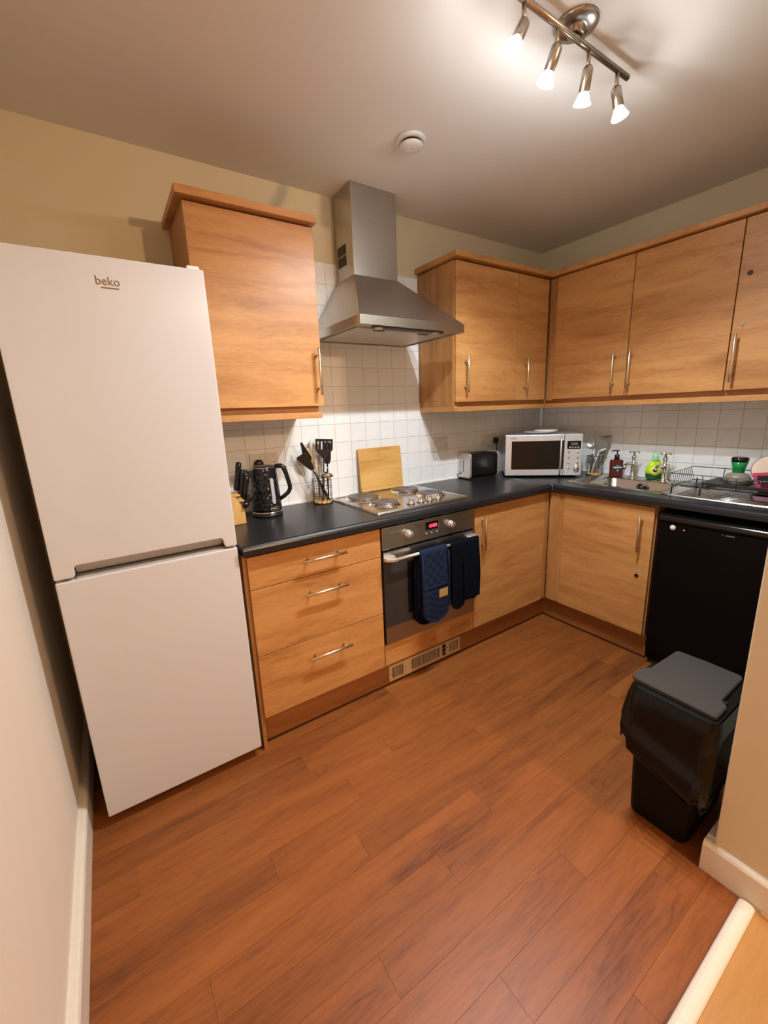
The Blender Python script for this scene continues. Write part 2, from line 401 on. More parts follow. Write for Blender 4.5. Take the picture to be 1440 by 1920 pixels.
for k in range(5):
    box(bm, 3.0009, XW-0.0065, -0.006, 0.0, WT+0.006+TZ*k, WT+0.004+TZ*(k+1))
    box(bm, XW-0.006, XW, YP+0.001, -1.7909, WT+0.006+TZ*k, WT+0.004+TZ*(k+1))
obj('tile_cut', bm, 'tile', wb)
for i in range(8):
    for k in range(5, 12): tile(tmx, (1.15+TP*i, 0, WT+0.005+TZ*(k+0.5)), wb)
for i in range(18):
    y = -0.05+0.009-TP*i-0.0  # joints at multiples of 0.1 (shifted slightly)
    if y-0.05 < YP: continue
    for k in range(5): tile(tmy, (XW, -0.041-TP*i if i else -0.0565, WT+0.005+TZ*(k+0.5)), wr) if i else None
bm = B()
for k in range(5): box(bm, XW-0.006, XW, -0.0895, -0.007, WT+0.006+TZ*k, WT+0.004+TZ*(k+1))
obj('tile_cut', bm, 'tile', wr)
# white sealant bead behind the worktop
bm = B(); box(bm, 0.59, XW-0.006, -0.014, -0.0062, WT, WT+0.007); box(bm, XW-0.014, XW-0.0062, YP+0.001, -0.014, WT, WT+0.007)
obj('sealant_bead', bm, 'sealant', wb)

# ================================================================ CABINETS
def bar_handle(par, p, axis, length, out, mat='handle', r=0.006, off=0.032, post=0.75):
    # p centre on door face; axis unit along bar; out unit away from door
    p, axis, out = Vector(p), Vector(axis), Vector(out); bm = B()
    c = p+out*off
    tube(bm, [c-axis*length/2, c-axis*(length/2-0.0008), c+axis*(length/2-0.0008), c+axis*length/2], [r*0.85, r, r, r*0.85], 10)
    for s in (-1, 1):
        q = p+axis*s*length*0.5*post*0.93
        tube(bm, [q-out*0.0005, q+out*(off)], 0.0045, 8)
    return obj('handle', bm, mat, par, label=None)
OUTY = (0, -1, 0); OUTX = (-1, 0, 0)
# ---- single wall cabinet on the left
c = thing('wall_cabinet', 'single wood-effect wall cabinet between the fridge and the extractor hood', 'cabinet', (0.838, -0.15, 1.39), group='wood-effect wall cabinets')
obj('carcass', bx(0.587, 1.089, -0.303, -0.001, 1.42, 2.148), 'wood_z', c, bevel=0.001)
d = obj('door', bx(0.5865, 1.0905, YU, YU+0.019, 1.4195, 2.1440), 'wood_x', c, bevel=0.0015)
bar_handle(d, (1.068, YU, 1.566), (0, 0, 1), 0.200, OUTY)
bm = B()
corn = [(0.0, 0.0), (-0.005, 0.001), (-0.012, 0.030), (0.0, 0.030)]
box(bm, 0.561, 1.099, -0.352, -0.001, 2.153, 2.181); box(bm, 0.588, 1.088, -0.296, -0.001, 2.1485, 2.153)
obj('cornice', bm, 'wood_x', c, bevel=0.002)
bm = B(); box(bm, 0.588, 1.080, -0.285, -0.268, 1.392, 1.420); box(bm, 0.588, 1.082, -0.318, -0.268, 1.366, 1.392); box(bm, 0.588, 0.606, -0.268, -0.001, 1.366, 1.420); box(bm, 1.062, 1.082, -0.268, -0.007, 1.366, 1.420)
obj('pelmet', bm, 'wood_x', c, bevel=0.001)
# ---- wall cabinets of the corner run
def wall_cab(label, ax, a0, a1, handle_at, carc=None, post=None, locks=()):
    if ax == 'x':
        c = thing('wall_cabinet', label, 'cabinet', ((a0+a1)/2, -0.15, 1.42), group='wood-effect wall cabinets')
        k = carc or (a0, a1)
        obj('carcass', bx(k[0]+0.0005, k[1]-0.0005, -0.3035, -0.007 if k[0] > 1.92 else -0.007, 1.42, 2.148), 'wood_z', c, bevel=0.001)
        d = obj('door', bx(a0+0.0012, a1-0.0012, YU, YU+0.019, 1.4195, 2.1440), 'wood_x', c, bevel=0.0012)
        bar_handle(d, (handle_at, YU, 1.568), (0, 0, 1), 0.197, OUTY)
    else:
        c = thing('wall_cabinet', label, 'cabinet', (2.88, (a0+a1)/2, 1.42), group='wood-effect wall cabinets')
        k = carc or (a0, a1)
        obj('carcass', bx(XUI+0.0205, XW-0.007, k[0]+0.0005, k[1]-0.0005, 1.42, 2.148), 'wood_z', c, bevel=0.001)
        d = obj('door', bx(XUI, XUI+0.019, a0+0.0018, a1-0.0018, 1.4195, 2.1475), 'wood_y', c, bevel=0.0012)
        bar_handle(d, (XUI, handle_at, 1.560), (0, 0, 1), 0.212, OUTX)
        for (yy, zz, mm) in locks:
            bm = lathe(B(), [(0.010, 0), (0.010, 0.003), (0.008, 0.0045), (0.0035, 0.0045), (0.003, 0.002)], (XUI-0.0002, yy, zz), 20, (-1, 0, 0))
            obj('lock', bm, mm, d)
    return c
ca = wall_cab('wood-effect wall cabinet right of the hood, with an exposed end panel', 'x', 1.908, 2.414, 1.9765, (1.926, 2.412))
obj('end_panel', bx(1.905, 1.923, -0.3045, -0.007, 1.40, 2.148), 'wood_z', ca, bevel=0.001)
wall_cab('narrow wood-effect wall cabinet door beside the inner corner of the wall units', 'x', 2.416, 2.706, 2.489, (2.413, 2.718))
cc = wall_cab('wood-effect wall cabinet above the microwave with its handle at the right edge', 'y', -0.8305, -0.3705, -0.768, (-0.830, -0.305))
obj('corner_post', bx(XUI+0.002, XUI+0.020, -0.3685, -0.3255, 1.412, 2.1475), 'wood_z', cc, bevel=0.002)
wall_cab('wide wood-effect wall cabinet over the sink taps, handle at its left edge', 'y', -1.2905, -0.8315, -0.858)
wall_cab('wood-effect wall cabinet with two round locks at the right edge of the picture', 'y', -1.790, -1.2915, -1.320, locks=((-1.331, 1.919, 'taupe_dark'), (-1.331, 1.708, 'chrome')))
# cornice and pelmet run round the corner
bm = B()
L1 = [(1.882, -0.353), (2.690, -0.353), (2.690, -1.79), (3.036, -1.79), (3.036, -0.008), (1.882, -0.008)]
prism(bm, L1, XY, 2.1535, 2.181)
L2 = [(1.93, -0.296), (2.746, -0.296), (2.746, -1.785), (3.03, -1.785), (3.03, -0.010), (1.93, -0.010)]
prism(bm, L2, XY, 2.1485, 2.1535)
tag(obj('cornice', bm, 'wood_x', bevel=0.002), 'wood-effect cornice strip running round the top of the corner wall cabinets', 'cornice')
t = thing('pelmet', 'wood-effect light pelmet strip running under the corner wall cabinets', 'pelmet', (2.3, -0.3, 1.366))
bm = B()
box(bm, 1.926, 2.757, -0.285, -0.268, 1.393, 1.4185); box(bm, 1.926, 2.722, -0.3185, -0.268, 1.366, 1.393)
obj('back_run', bm, 'wood_x', t, bevel=0.001)
bm = B(); box(bm, 2.7575, 2.775, -1.79, -0.268, 1.393, 1.4185); box(bm, 2.7235, 2.775, -1.79, -0.268, 1.366, 1.393)
obj('side_run', bm, 'wood_y', t, bevel=0.001)
bm = B(); box(bm, 1.905, 1.9255, -0.3185, -0.008, 1.366, 1.3985)
obj('end_return', bm, 'wood_y', t, bevel=0.001)

# ---- base units
c = thing('drawer_unit', 'wood-effect base unit of three drawers between fridge and oven', 'drawer unit', (0.907, -0.28, 0))
obj('carcass', bx(0.606, 1.209, -0.548, -0.02, 0.152, 0.872), 'plinth_x', c)
obj('end_panel', bx(0.5895, 0.6045, -0.556, -0.02, 0.0, 0.872), 'wood_z', c, bevel=0.001)
for z0, z1, hz in ((0.7285, 0.861, 0.8035), (0.4405, 0.7255, 0.656), (0.1545, 0.4375, 0.362)):
    d = obj('drawer', bx(0.6045, 1.2085, YB, YB+0.018, z0, z1), 'wood_x', c, bevel=0.0014)
    bar_handle(d, (0.9175, YB, hz), (1, 0, 0), 0.200, OUTY)
# oven housing
c = thing('oven_housing', 'wood-effect housing panel under the built-in oven', 'cabinet', (1.512, -0.28, 0.15))
obj('panel', bx(1.2125, 1.812, YB, YB+0.018, 0.1545, 0.2685), 'wood_x', c, bevel=0.0014)
bm = B(); box(bm, 1.2105, 1.2265, -0.549, -0.02, 0.152, 0.872); box(bm, 1.798, 1.8125, -0.549, -0.02, 0.152, 0.872); box(bm, 1.2265, 1.798, -0.549, -0.02, 0.152, 0.168)
obj('carcass', bm, 'dark_gap', c)
# base cabinet right of oven
c = thing('base_cabinet', 'wood-effect base cabinet right of the oven with an upright handle', 'cabinet', (2.12, -0.28, 0.15), group='wood-effect base cabinets')
obj('carcass', bx(1.814, 2.49, -0.548, -0.02, 0.152, 0.872), 'wood_z', c)
d = obj('door', bx(1.815, 2.4245, YB, YB+0.018, 0.1545, 0.8605), 'wood_x', c, bevel=0.0014)
bar_handle(d, (1.872, YB, 0.715), (0, 0, 1), 0.197, OUTY)
obj('corner_post', bx(2.428, 2.470, YB+0.004, YB+0.018, 0.1545, 0.8605), 'wood_z', c, bevel=0.002)
# sink cabinet
c = thing('base_cabinet', 'wood-effect sink base cabinet beside the black dishwasher, with a small round lock', 'cabinet', (2.75, -0.85, 0.15), group='wood-effect base cabinets')
bm = B(); box(bm, XI+0.020, 3.0, -1.168, -1.150, 0.152, 0.872); box(bm, XI+0.020, XI+0.036, -1.15, -0.552, 0.152, 0.872); box(bm, XI+0.036, 3.0, -1.150, -0.552, 0.152, 0.168)
obj('carcass', bm, 'wood_z', c)
d = obj('door', bx(XI, XI+0.018, -1.1625, -0.6645, 0.1545, 0.8605), 'wood_y', c, bevel=0.0014)
bar_handle(d, (XI, -1.109, 0.718), (0, 0, 1), 0.197, OUTX)
bm = lathe(B(), [(0.010, 0), (0.010, 0.003), (0.008, 0.0045), (0.0035, 0.0045), (0.003, 0.002)], (XI-0.0002, -1.108, 0.482), 20, (-1, 0, 0)); obj('lock', bm, 'black_gloss', d)
bm = B(); box(bm, XI, XI+0.018, -0.632, YB-0.0005, 0.1545, 0.8605); box(bm, XI+0.006, XI+0.018, -0.6625, -0.632, 0.1545, 0.8605)
obj('corner_post', bm, 'wood_z', c, bevel=0.002)
# plinths
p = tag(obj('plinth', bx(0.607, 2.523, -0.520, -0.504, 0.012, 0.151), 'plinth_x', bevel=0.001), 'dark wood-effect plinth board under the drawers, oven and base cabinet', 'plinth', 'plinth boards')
obj('gap_shade', bx(0.607, 2.523, -0.518, -0.506, 0.0005, 0.012), 'dark_gap', p)  # dark strip stands for the shaded gap between board and floor
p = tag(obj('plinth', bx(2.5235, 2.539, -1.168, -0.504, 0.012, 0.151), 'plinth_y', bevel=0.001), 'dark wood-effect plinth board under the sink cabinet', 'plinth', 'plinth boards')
obj('gap_shade', bx(2.5255, 2.537, -1.168, -0.520, 0.0005, 0.012), 'dark_gap', p)  # same painted gap shade below the sink cabinet board
# plinth heater grille
t = thing('plinth_heater_grille', 'cream metal heater grille with upright slots set in the plinth under the oven', 'vent', (1.506, -0.522, 0.022))
YG = -0.5205
bm = B()
def ring_panel(bm, holes, x0, x1, z0, z1, y0, y1):
    xs = sorted({x0, x1} | {h[0] for h in holes} | {h[1] for h in holes}); zs = sorted({z0, z1} | {h[2] for h in holes} | {h[3] for h in holes})
    for i in range(len(xs)-1):
        for j in range(len(zs)-1):
            cx, cz = (xs[i]+xs[i+1])/2, (zs[j]+zs[j+1])/2
            if any(h[0] < cx < h[1] and h[2] < cz < h[3] for h in holes): continue
            box(bm, xs[i], xs[i+1], y0, y1, zs[j], zs[j+1])
    bmesh.ops.remove_doubles(bm, verts=bm.verts, dist=1e-5)
holes = [(1.279, 1.347, 0.034, 0.096), (1.404, 1.598, 0.034, 0.096), (1.674, 1.738, 0.034, 0.096)]
ring_panel(bm, holes, 1.259, 1.752, 0.022, 0.108, YG-0.004, YG)
obj('face_plate', bm, 'vent_cream', t)
obj('backing', bx(1.265, 1.745, YG-0.0006, YG, 0.028, 0.102), 'slot_dark', t)
bm = B()
for h in holes:
    n = round((h[1]-h[0])/0.0097)
    for i in range(1, n): 
        x = h[0]+(h[1]-h[0])*i/n; box(bm, x-0.0018, x+0.0018, YG-0.0035, YG-0.0007, h[2]+0.0005, h[3]-0.0005)
obj('slats', bm, 'vent_cream', t, kind='stuff')
for z0, z1 in ((0.081, 0.100), (0.057, 0.076), (0.036, 0.051)):
    obj('switch', bx(1.618, 1.642, YG-0.008, YG-0.0041, z0, z1), 'black_gloss', t, bevel=0.001)
for x, z in ((1.268, 0.06), (1.362, 0.068), (1.658, 0.072), (1.746, 0.07)):
    obj('screw', lathe(B(), [(0.0035, 0), (0.003, 0.0015)], (x, YG-0.004, z), 10, (0, -1, 0)), 'taupe_dark', t)

# ---- worktop
t = thing('worktop', 'charcoal speckled laminate worktop wrapping round the corner', 'worktop', (1.5, -0.3, 0.877))
nose = [(-0.0065, 0.877), (-0.597, 0.877), (-0.600, 0.880), (-0.600, 0.899), (-0.597, 0.907), (-0.591, 0.9125), (-0.583, WT), (-0.0065, WT)]
bm = B(); prism(bm, nose, lambda a, b, d: (d, a, b), 0.5885, 2.4415)
o = obj('back_run_top', bm, 'worktop', t)
XF = 2.443
# side run with cut-out for the bowl
SX0, SX1, SY0, SY1 = 2.600, 2.905, -1.122, -0.690
nose2 = [(2.58, 0.877), (XF+0.003, 0.877), (XF, 0.880), (XF, 0.899), (XF+0.003, 0.907), (XF+0.009, 0.9125), (XF+0.017, WT), (2.58, WT)]
bm = B(); prism(bm, nose2, lambda a, b, d: (a, d, b), YP+0.0005, -0.0065)
for x0, x1, y0, y1 in ((2.58, XW-0.0065, SY1, -0.0065), (2.58, XW-0.0065, YP+0.0005, SY0), (SX1, XW-0.0065, SY0, SY1), (2.58, SX0, SY0, SY1)):
    box(bm, x0, x1, y0, y1, 0.877, WT)
obj('side_run_top', bm, 'worktop', t)
obj('joint_strip', bx(2.4416, 2.4429, -0.601, -0.007, 0.877, WT+0.0004), 'alu', t)
obj('end_strip', bx(0.587, 0.5884, -0.600, -0.007, 0.877, WT), 'black', t)

# ================================================================ FRIDGE FREEZER
FX0, FX1, FY = 0.034, 0.5735, -0.5817
t = thing('fridge_freezer', 'tall white two-door fridge freezer by the left wall', 'fridge', (0.304, -0.3, 0))
obj('cabinet', bx(FX0+0.004, FX1-0.004, -0.515, -0.03, 0.03, 1.838), 'white_fridge', t, bevel=0.004)
# upper door with notch in its lower edge
o_ = [(FX0, 0.925), (0.080, 0.925), (0.086, 0.929), (0.088, 0.936), (0.088, 0.955), (0.094, 0.9615), (0.520, 0.9615), (0.526, 0.957), (0.528, 0.950), (0.531, 0.930), (0.536, 0.925), (FX1, 0.925), (FX1, 1.845), (FX0, 1.845)]
bm = B(); prism(bm, o_, XZ, FY, -0.521)
du = obj('door', bm, 'white_fridge', t, bevel=0.004, seg=3)
bm = B(); prism(bm, [(-0.578, 0.9625), (-0.5225, 0.9625), (-0.5225, 0.930), (-0.545, 0.930)], YZ, 0.090, 0.526); obj('handle_recess', bm, 'fridge_grey', du)
bm = B(); prism(bm, [(FX0, 0.045), (FX1, 0.045), (FX1, 0.9165), (FX0, 0.9165)], XZ, FY, -0.521)
dl = obj('door', bm, 'white_fridge', t, bevel=0.005, seg=3)
obj('grip_lip', bx(0.088, 0.530, -0.574, -0.530, 0.9166, 0.9205), 'fridge_grey', dl)
obj('gasket', bx(FX0+0.008, FX1-0.008, -0.5205, -0.5155, 0.05, 1.838), 'rubber', t)
obj('hinge_cap', bx(0.528, 0.566, -0.562, -0.505, 1.8455, 1.860), 'white_plastic', t, bevel=0.004)
obj('hinge_foot', bx(0.525, 0.566, -0.560, -0.52, 0.028, 0.0445), 'fridge_grey', t, bevel=0.003)
for x in (0.075, 0.535):
    for y in (-0.49, -0.08):
        obj('foot', lathe(B(), [(0.018, 0), (0.018, 0.012), (0.008, 0.014), (0.008, 0.031)], (x, y, 0), 14), 'black', t)
text('logo', 'beko', 'logo', du, 0.0335, (0.305, FY-0.0004, 1.779), (1, 0, 0), (0, 0, 1), 0.0005, 'bronze lettering beko with a line beneath', 0.92)
obj('logo_underline', bx(0.2865, 0.331, FY-0.0009, FY+0.0005, 1.760, 1.7632), 'logo', du)

# ================================================================ OVEN
t = thing('built_in_oven', 'stainless steel built-in electric oven below the hob', 'oven', (1.512, -0.3, 0.27))
OX0, OX1, OY = 1.2155, 1.8095, -0.5745
obj('body', bx(1.2275, 1.797, -0.549, -0.06, 0.275, 0.865), 'black_matte', t)
cp = obj('control_panel', bx(OX0, OX1, OY, OY+0.025, 0.757, 0.863), 'steel', t, bevel=0.0015)
obj('groove', bx(1.245, 1.335, OY-0.0004, OY, 0.835, 0.8365), 'alu', cp)
obj('groove', bx(1.70, 1.785, OY-0.0004, OY, 0.835, 0.8365), 'alu', cp)
for x in (1.362, 1.630):
    bm = lathe(B(), [(0.021, 0), (0.0205, 0.008), (0.0175, 0.011), (0.0165, 0.024), (0.015, 0.027), (0.0, 0.027)], (x, OY-0.0002, 0.812), 24, (0, -1, 0), capt=False)
    k = obj('knob', bm, 'alu', cp)
    obj('pointer', bx(x-0.002, x+0.002, OY-0.0285, OY-0.022, 0.812, 0.8285), 'chrome', k)
dp = obj('display', bx(1.471, 1.553, OY-0.0012, OY, 0.806, 0.845), 'black_gloss', cp, bevel=0.0008)
obj('display_edge', bx(1.553, 1.5555, OY-0.0014, OY, 0.806, 0.845), 'alu', dp)
obj('digits', digits(B(), '12:00', (1.486, OY-0.0013, 0.8165), (1, 0, 0), (0, 0, 1), 0.017, 0.0105, 0.004, 0.0024), 'red', dp)
for x in (1.476, 1.510, 1.544):
    obj('button', lathe(B(), [(0.004, 0), (0.0038, 0.003), (0, 0.0035)], (x, OY, 0.7885), 12, (0, -1, 0)), 'alu', cp)
for x, z, m in ((1.432, 0.836, 'black'), (1.412, 0.846, 'slot_dark'), (1.586, 0.846, 'pink')):
    obj('symbol', bx(x-0.003, x+0.003, OY-0.0003, OY, z-0.004, z+0.004), m, cp)
dr = obj('door', bx(OX0, OX1, OY-0.004, OY+0.024, 0.272, 0.7465), 'oven_glass', t, bevel=0.0015)
obj('top_rail', bx(OX0+0.001, OX1-0.001, OY-0.0055, OY-0.0042, 0.700, 0.7455), 'steel', dr)
obj('lower_rail', bx(OX0+0.001, OX1-0.001, OY-0.0055, OY-0.0042, 0.274, 0.362), 'steel', dr)
obj('window', bx(1.352, 1.675, OY-0.0052, OY-0.0042, 0.405, 0.676), 'black_gloss', dr)
HY, HZ = -0.6175, 0.716
bm = tube(B(), [(1.262, HY, HZ), (1.763, HY, HZ)], 0.0075, 14)
hb = obj('handle', bm, 'alu', dr)
for x0, x1 in ((1.214, 1.268), (1.757, 1.811)):
    s = 1 if x0 < 1.5 else -1; xo = x0 if s > 0 else x1; xi = x1 if s > 0 else x0
    pr = [(xo, OY-0.004), (xi+s*0.012, OY-0.004), (xi, HY+0.014), (xi, HY-0.0085), (xi-s*0.02, HY-0.0085), (xo, HY+0.012)]
    bm = B(); prism(bm, pr, XY, HZ-0.008, HZ+0.008); obj('handle_bracket', bm, 'alu', hb, bevel=0.003)

# ---- oven gloves and cloth over the oven handle
def hang(name, x0, x1, zb_f, zb_b, mat, quilt=0.0, round_end=True, thick=0.010, folds=0.0, nx=28, nz=60, yoff=0.0):
    """strip of fabric folded over the bar, front flap down to zb_f, back flap to zb_b"""
    R = 0.0095+yoff; top = HZ
    path = []
    n1 = int(nz*0.55)
    for i in range(n1+1): path.append((HY-R, zb_f+(top-zb_f)*i/n1))
    for i in range(1, 7): a = PI*i/7; path.append((HY-R*math.cos(a), top+R*math.sin(a)))
    n2 = int(nz*0.40)
    for i in range(n2+1): path.append((HY+R, top-(top-zb_b)*i/n2))
    bm = B(); g = []
    xc = (x0+x1)/2; hw = (x1-x0)/2
    for j, (y, z) in enumerate(path):
        row = []; front = j <= n1
        zb = zb_f if front else zb_b; dz = z-zb; w = hw
        if round_end and dz < hw*0.85: w = hw*math.sqrt(max(0.0, 1-(1-dz/(hw*0.85))**2))*0.999+0.001
        for i in range(nx+1):
            s = -1+2*i/nx; x = xc+s*w
            d = 0.0
            if front:
                if quilt:
                    if z-zb_f > 0.17:
                        d = quilt*(abs(math.sin((x*62+z*62)))*abs(math.sin((x*62-z*62))))**0.5
                    else:
                        d = quilt*0.9*abs(math.sin(z*95+2.0*math.sin(x*30)))+0.003
                    d *= min(1, (1-abs(s))*6)
                if folds: d += folds*(0.5+0.5*math.sin(s*5.2+0.7))*min(1, (top-z)*8)+0.002*math.sin(z*20+s*3)
            row.append(bm.verts.new((x, y-d-(0.010*min(1, (top-z)*5) if front else -0.0), z)))
        g.append(row)
    for a, b in zip(g, g[1:]):
        for i in range(nx):
            f = bm.faces.new((a[i], a[i+1], b[i+1], b[i])); f.smooth = True
    o = obj(name, bm, mat)
    s = o.modifiers.new('solid', 'SOLIDIFY'); s.thickness = thick; s.offset = 0
    return o
g = hang('oven_glove', 1.392, 1.562, 0.345, 0.36, 'navy', quilt=0.006, thick=0.009)
tag(g, 'navy quilted oven glove with tan tag hanging over the oven handle', 'oven glove', 'oven gloves on the oven handle')
bm = tube(B(), [(1.392+0.003, HY-0.026, HZ-0.01), (1.393, HY-0.029, 0.60), (1.393, HY-0.03, 0.43), (1.405, HY-0.03, 0.385), (1.43, HY-0.03, 0.358), (1.477, HY-0.03, 0.346), (1.524, HY-0.03, 0.358), (1.549, HY-0.03, 0.385), (1.5615, HY-0.03, 0.43), (1.5615, HY-0.029, 0.60), (1.560, HY-0.026, HZ-0.01)], 0.0042, 8)
obj('edge_binding', bm, 'navy', g)
bm = tube(B(), [(1.396, HY-0.0275, 0.535), (1.477, HY-0.030, 0.535), (1.558, HY-0.0275, 0.535)], 0.004, 8); obj('pocket_seam', bm, 'navy', g)
obj('tag', bx(1.492, 1.548, HY-0.033, HY-0.029, 0.470, 0.512), 'tan', g, bevel=0.0015)
bm = B(); outl = []
for k in range(17):
    a = PI+PI*k/16; outl.append((1.452+0.078*math.cos(a), 0.392+0.072*math.sin(a)))
outl += [(1.530, 0.708), (1.374, 0.708)]
prism(bm, outl, XZ, HY+0.0135, HY+0.0235); obj('back_mitt', bm, 'navy_dark', g, bevel=0.003)
g = hang('hand_towel', 1.662, 1.787, 0.400, 0.43, 'navy_dark', round_end=False, folds=0.010, thick=0.006)
tag(g, 'plain black cloth folded over the right end of the oven handle', 'towel')
g = hang('oven_glove', 1.590, 1.672, 0.362, 0.40, 'navy_dark', round_end=True, thick=0.008, nx=16)
tag(g, 'narrow black oven mitt between the navy glove and the black cloth', 'oven glove', 'oven gloves on the oven handle')

# ================================================================ HOB
t = thing('hob', 'stainless steel electric hob with four solid hotplates set in the worktop', 'hob', (1.515, -0.29, WT))
HX0, HX1, HY0, HY1 = 1.222, 1.812, -0.530, -0.052
z0 = WT
def rl(x0, x1, y0, y1, r, z, n=4): return [(a, b, z) for a, b in rrect(x0, x1, y0, y1, r, n)]
bm = B(); loft(bm, [rl(HX0, HX1, HY0, HY1, 0.012, z0+0.0003), rl(HX0, HX1, HY0, HY1, 0.012, z0+0.004), rl(HX0+0.006, HX1-0.006, HY0+0.006, HY1-0.006, 0.010, z0+0.010), rl(HX0+0.018, HX1-0.018, HY0+0.018, HY1-0.018, 0.008, z0+0.010), rl(HX0+0.022, HX1-0.022, HY0+0.022, HY1-0.022, 0.008, z0+0.0065)], cap0=True, cap1=True, smooth=False)
obj('steel_surround', bm, 'steel_h', t, smooth=False)
for x, y, r in ((1.362, -0.172, 0.090), (1.370, -0.372, 0.0735), (1.655, -0.165, 0.080), (1.690, -0.350, 0.0735)):
    bm = lathe(B(), [(r+0.012, 0.0067), (r+0.010, 0.009), (r+0.004, 0.011), (r+0.002, 0.018), (r-0.002, 0.0195), (r-0.004, 0.017)], (x, y, z0), 40)
    rg = obj('hotplate_ring', bm, 'chrome', t)
    bm = lathe(B(), [(r-0.003, 0.0175), (r-0.005, 0.0235), (r-0.014, 0.0245), (r*0.62, 0.0240), (r*0.6, 0.0245), (0.021, 0.0243), (0.020, 0.0228), (0.0, 0.0226)], (x, y, z0), 40, capt=False)
    obj('hotplate', bm, 'hotplate', rg)
for x in (1.470, 1.5325, 1.590, 1.648):
    bm = lathe(B(), [(0.0195, 0.0067), (0.019, 0.010), (0.0165, 0.013), (0.016, 0.026), (0.0145, 0.0285), (0, 0.0285)], (x, -0.462, z0), 24, capt=False)
    k = obj('knob', bm, 'chrome', t)
    obj('knob_bar', bx(x-0.0035, x+0.0035, -0.479, -0.445, z0+0.0285, z0+0.033), 'chrome', k, bevel=0.001)
    obj('knob_base', lathe(B(), [(0.0215, 0.0066), (0.0215, 0.0085), (0.0195, 0.009)], (x, -0.462, z0), 24), 'black', k)

# ================================================================ COOKER HOOD
t = thing('cooker_hood', 'stainless steel chimney extractor hood above the hob', 'hood', (1.497, -0.25, 1.75))
HL, HR, HF, HB = 1.197, 1.797, -0.500, -0.008
CL, CR, CF = 1.366, 1.627, -0.186
bm = B()
A = [(HL, HF, 1.748), (HR, HF, 1.748), (HR, HB, 1.748), (HL, HB, 1.748)]
Bq = [(HL, HF, 1.786), (HR, HF, 1.786), (HR, HB, 1.786), (HL, HB, 1.786)]
C1 = [(CL-0.002, CF-0.002, 2.040), (CR+0.002, CF-0.002, 2.040), (CR+0.002, HB, 2.040), (CL-0.002, HB, 2.040)]
loft(bm, [Bq, C1], smooth=False)
bmesh.ops.contextual_create(bm, geom=[])
cv = obj('canopy', bm, 'steel', t)
sl = cv.modifiers.new('solid', 'SOLIDIFY'); sl.thickness = 0.002
bm = B()
for (x0, x1, y0, y1) in ((HL, HR, HF, HF+0.004), (HL, HL+0.004, HF+0.004, HB), (HR-0.004, HR, HF+0.004, HB), (HL+0.004, HR-0.004, HB-0.004, HB)):
    box(bm, x0, x1, y0, y1, 1.748, 1.786)
bmesh.ops.remove_doubles(bm, verts=bm.verts, dist=1e-5)
obj('lip', bm, 'steel_h', t, bevel=0.0006)
up_ = obj('underside', bx(HL+0.0045, HR-0.0045, HF+0.0045, HB-0.0045, 1.7545, 1.758), 'steel_h', t)
for x0, x1 in ((1.235, 1.4955), (1.4985, 1.759)):
    f = obj('grease_filter', bx(x0, x1, -0.400, -0.045, 1.7495, 1.7543), 'filter', t, bevel=0.001)
    obj('filter_catch', bx((x0+x1)/2-0.03, (x0+x1)/2+0.03, -0.392, -0.376, 1.747, 1.7494), 'taupe_dark', f)
obj('control_strip', bx(1.30, 1.70, -0.455, -0.425, 1.7485, 1.7543), 'rubber', t)
for x in (1.33, 1.66): obj('lamp_lens', lathe(B(), [(0.02, 0), (0.018, 0.003)], (x, -0.44, 1.7484), 18, (0, 0, -1)), 'white_plastic', t)
ch = obj('chimney', bx(CL, CR, CF, HB, 2.040, H-0.0005), 'steel', t, bevel=0.001)
for z0_, z1_ in ((2.152, 2.1955), (2.1015, 2.146)):
    v = obj('side_vent', bx(CL-0.0012, CL-0.0002, -0.117, -0.034, z0_, z1_), 'slot_dark', ch)
    bm = B()
    for i in range(5): z = z0_+(i+0.5)*(z1_-z0_)/5; box(bm, CL-0.0022, CL-0.0013, -0.115, -0.036, z-0.0016, z+0.0016)
    obj('louvres', bm, 'nickel', v) if False else bm.free()
text('brand_plate', 'nova', 'steel_h', t, 0.001, (1.5, HF-0.001, 1.767), (1, 0, 0), (0, 0, 1)) if False else None

# ================================================================ SMOKE DETECTOR
t = thing('smoke_detector', 'round white smoke detector on the ceiling in front of the hood', 'smoke detector', (1.435, -0.565, H))
obj('base_ring', lathe(B(), [(0.060, -0.0005), (0.060, -0.005), (0.056, -0.010), (0.047, -0.012)], (1.435, -0.565, H), 36), 'white_plastic', t)
obj('sensor_gap', lathe(B(), [(0.041, -0.012), (0.041, -0.021)], (1.435, -0.565, H), 32), 'black_matte', t)
obj('cap', lathe(B(), [(0.046, -0.021), (0.047, -0.023), (0.044, -0.028), (0.034, -0.032), (0.018, -0.034), (0.0, -0.0345)], (1.435, -0.565, H), 36, capt=False), 'white_plastic', t)
obj('indicator', lathe(B(), [(0.004, 0), (0.003, -0.003), (0, -0.004)], (1.432, -0.570, H-0.0325), 10, capt=False), 'chrome', t)

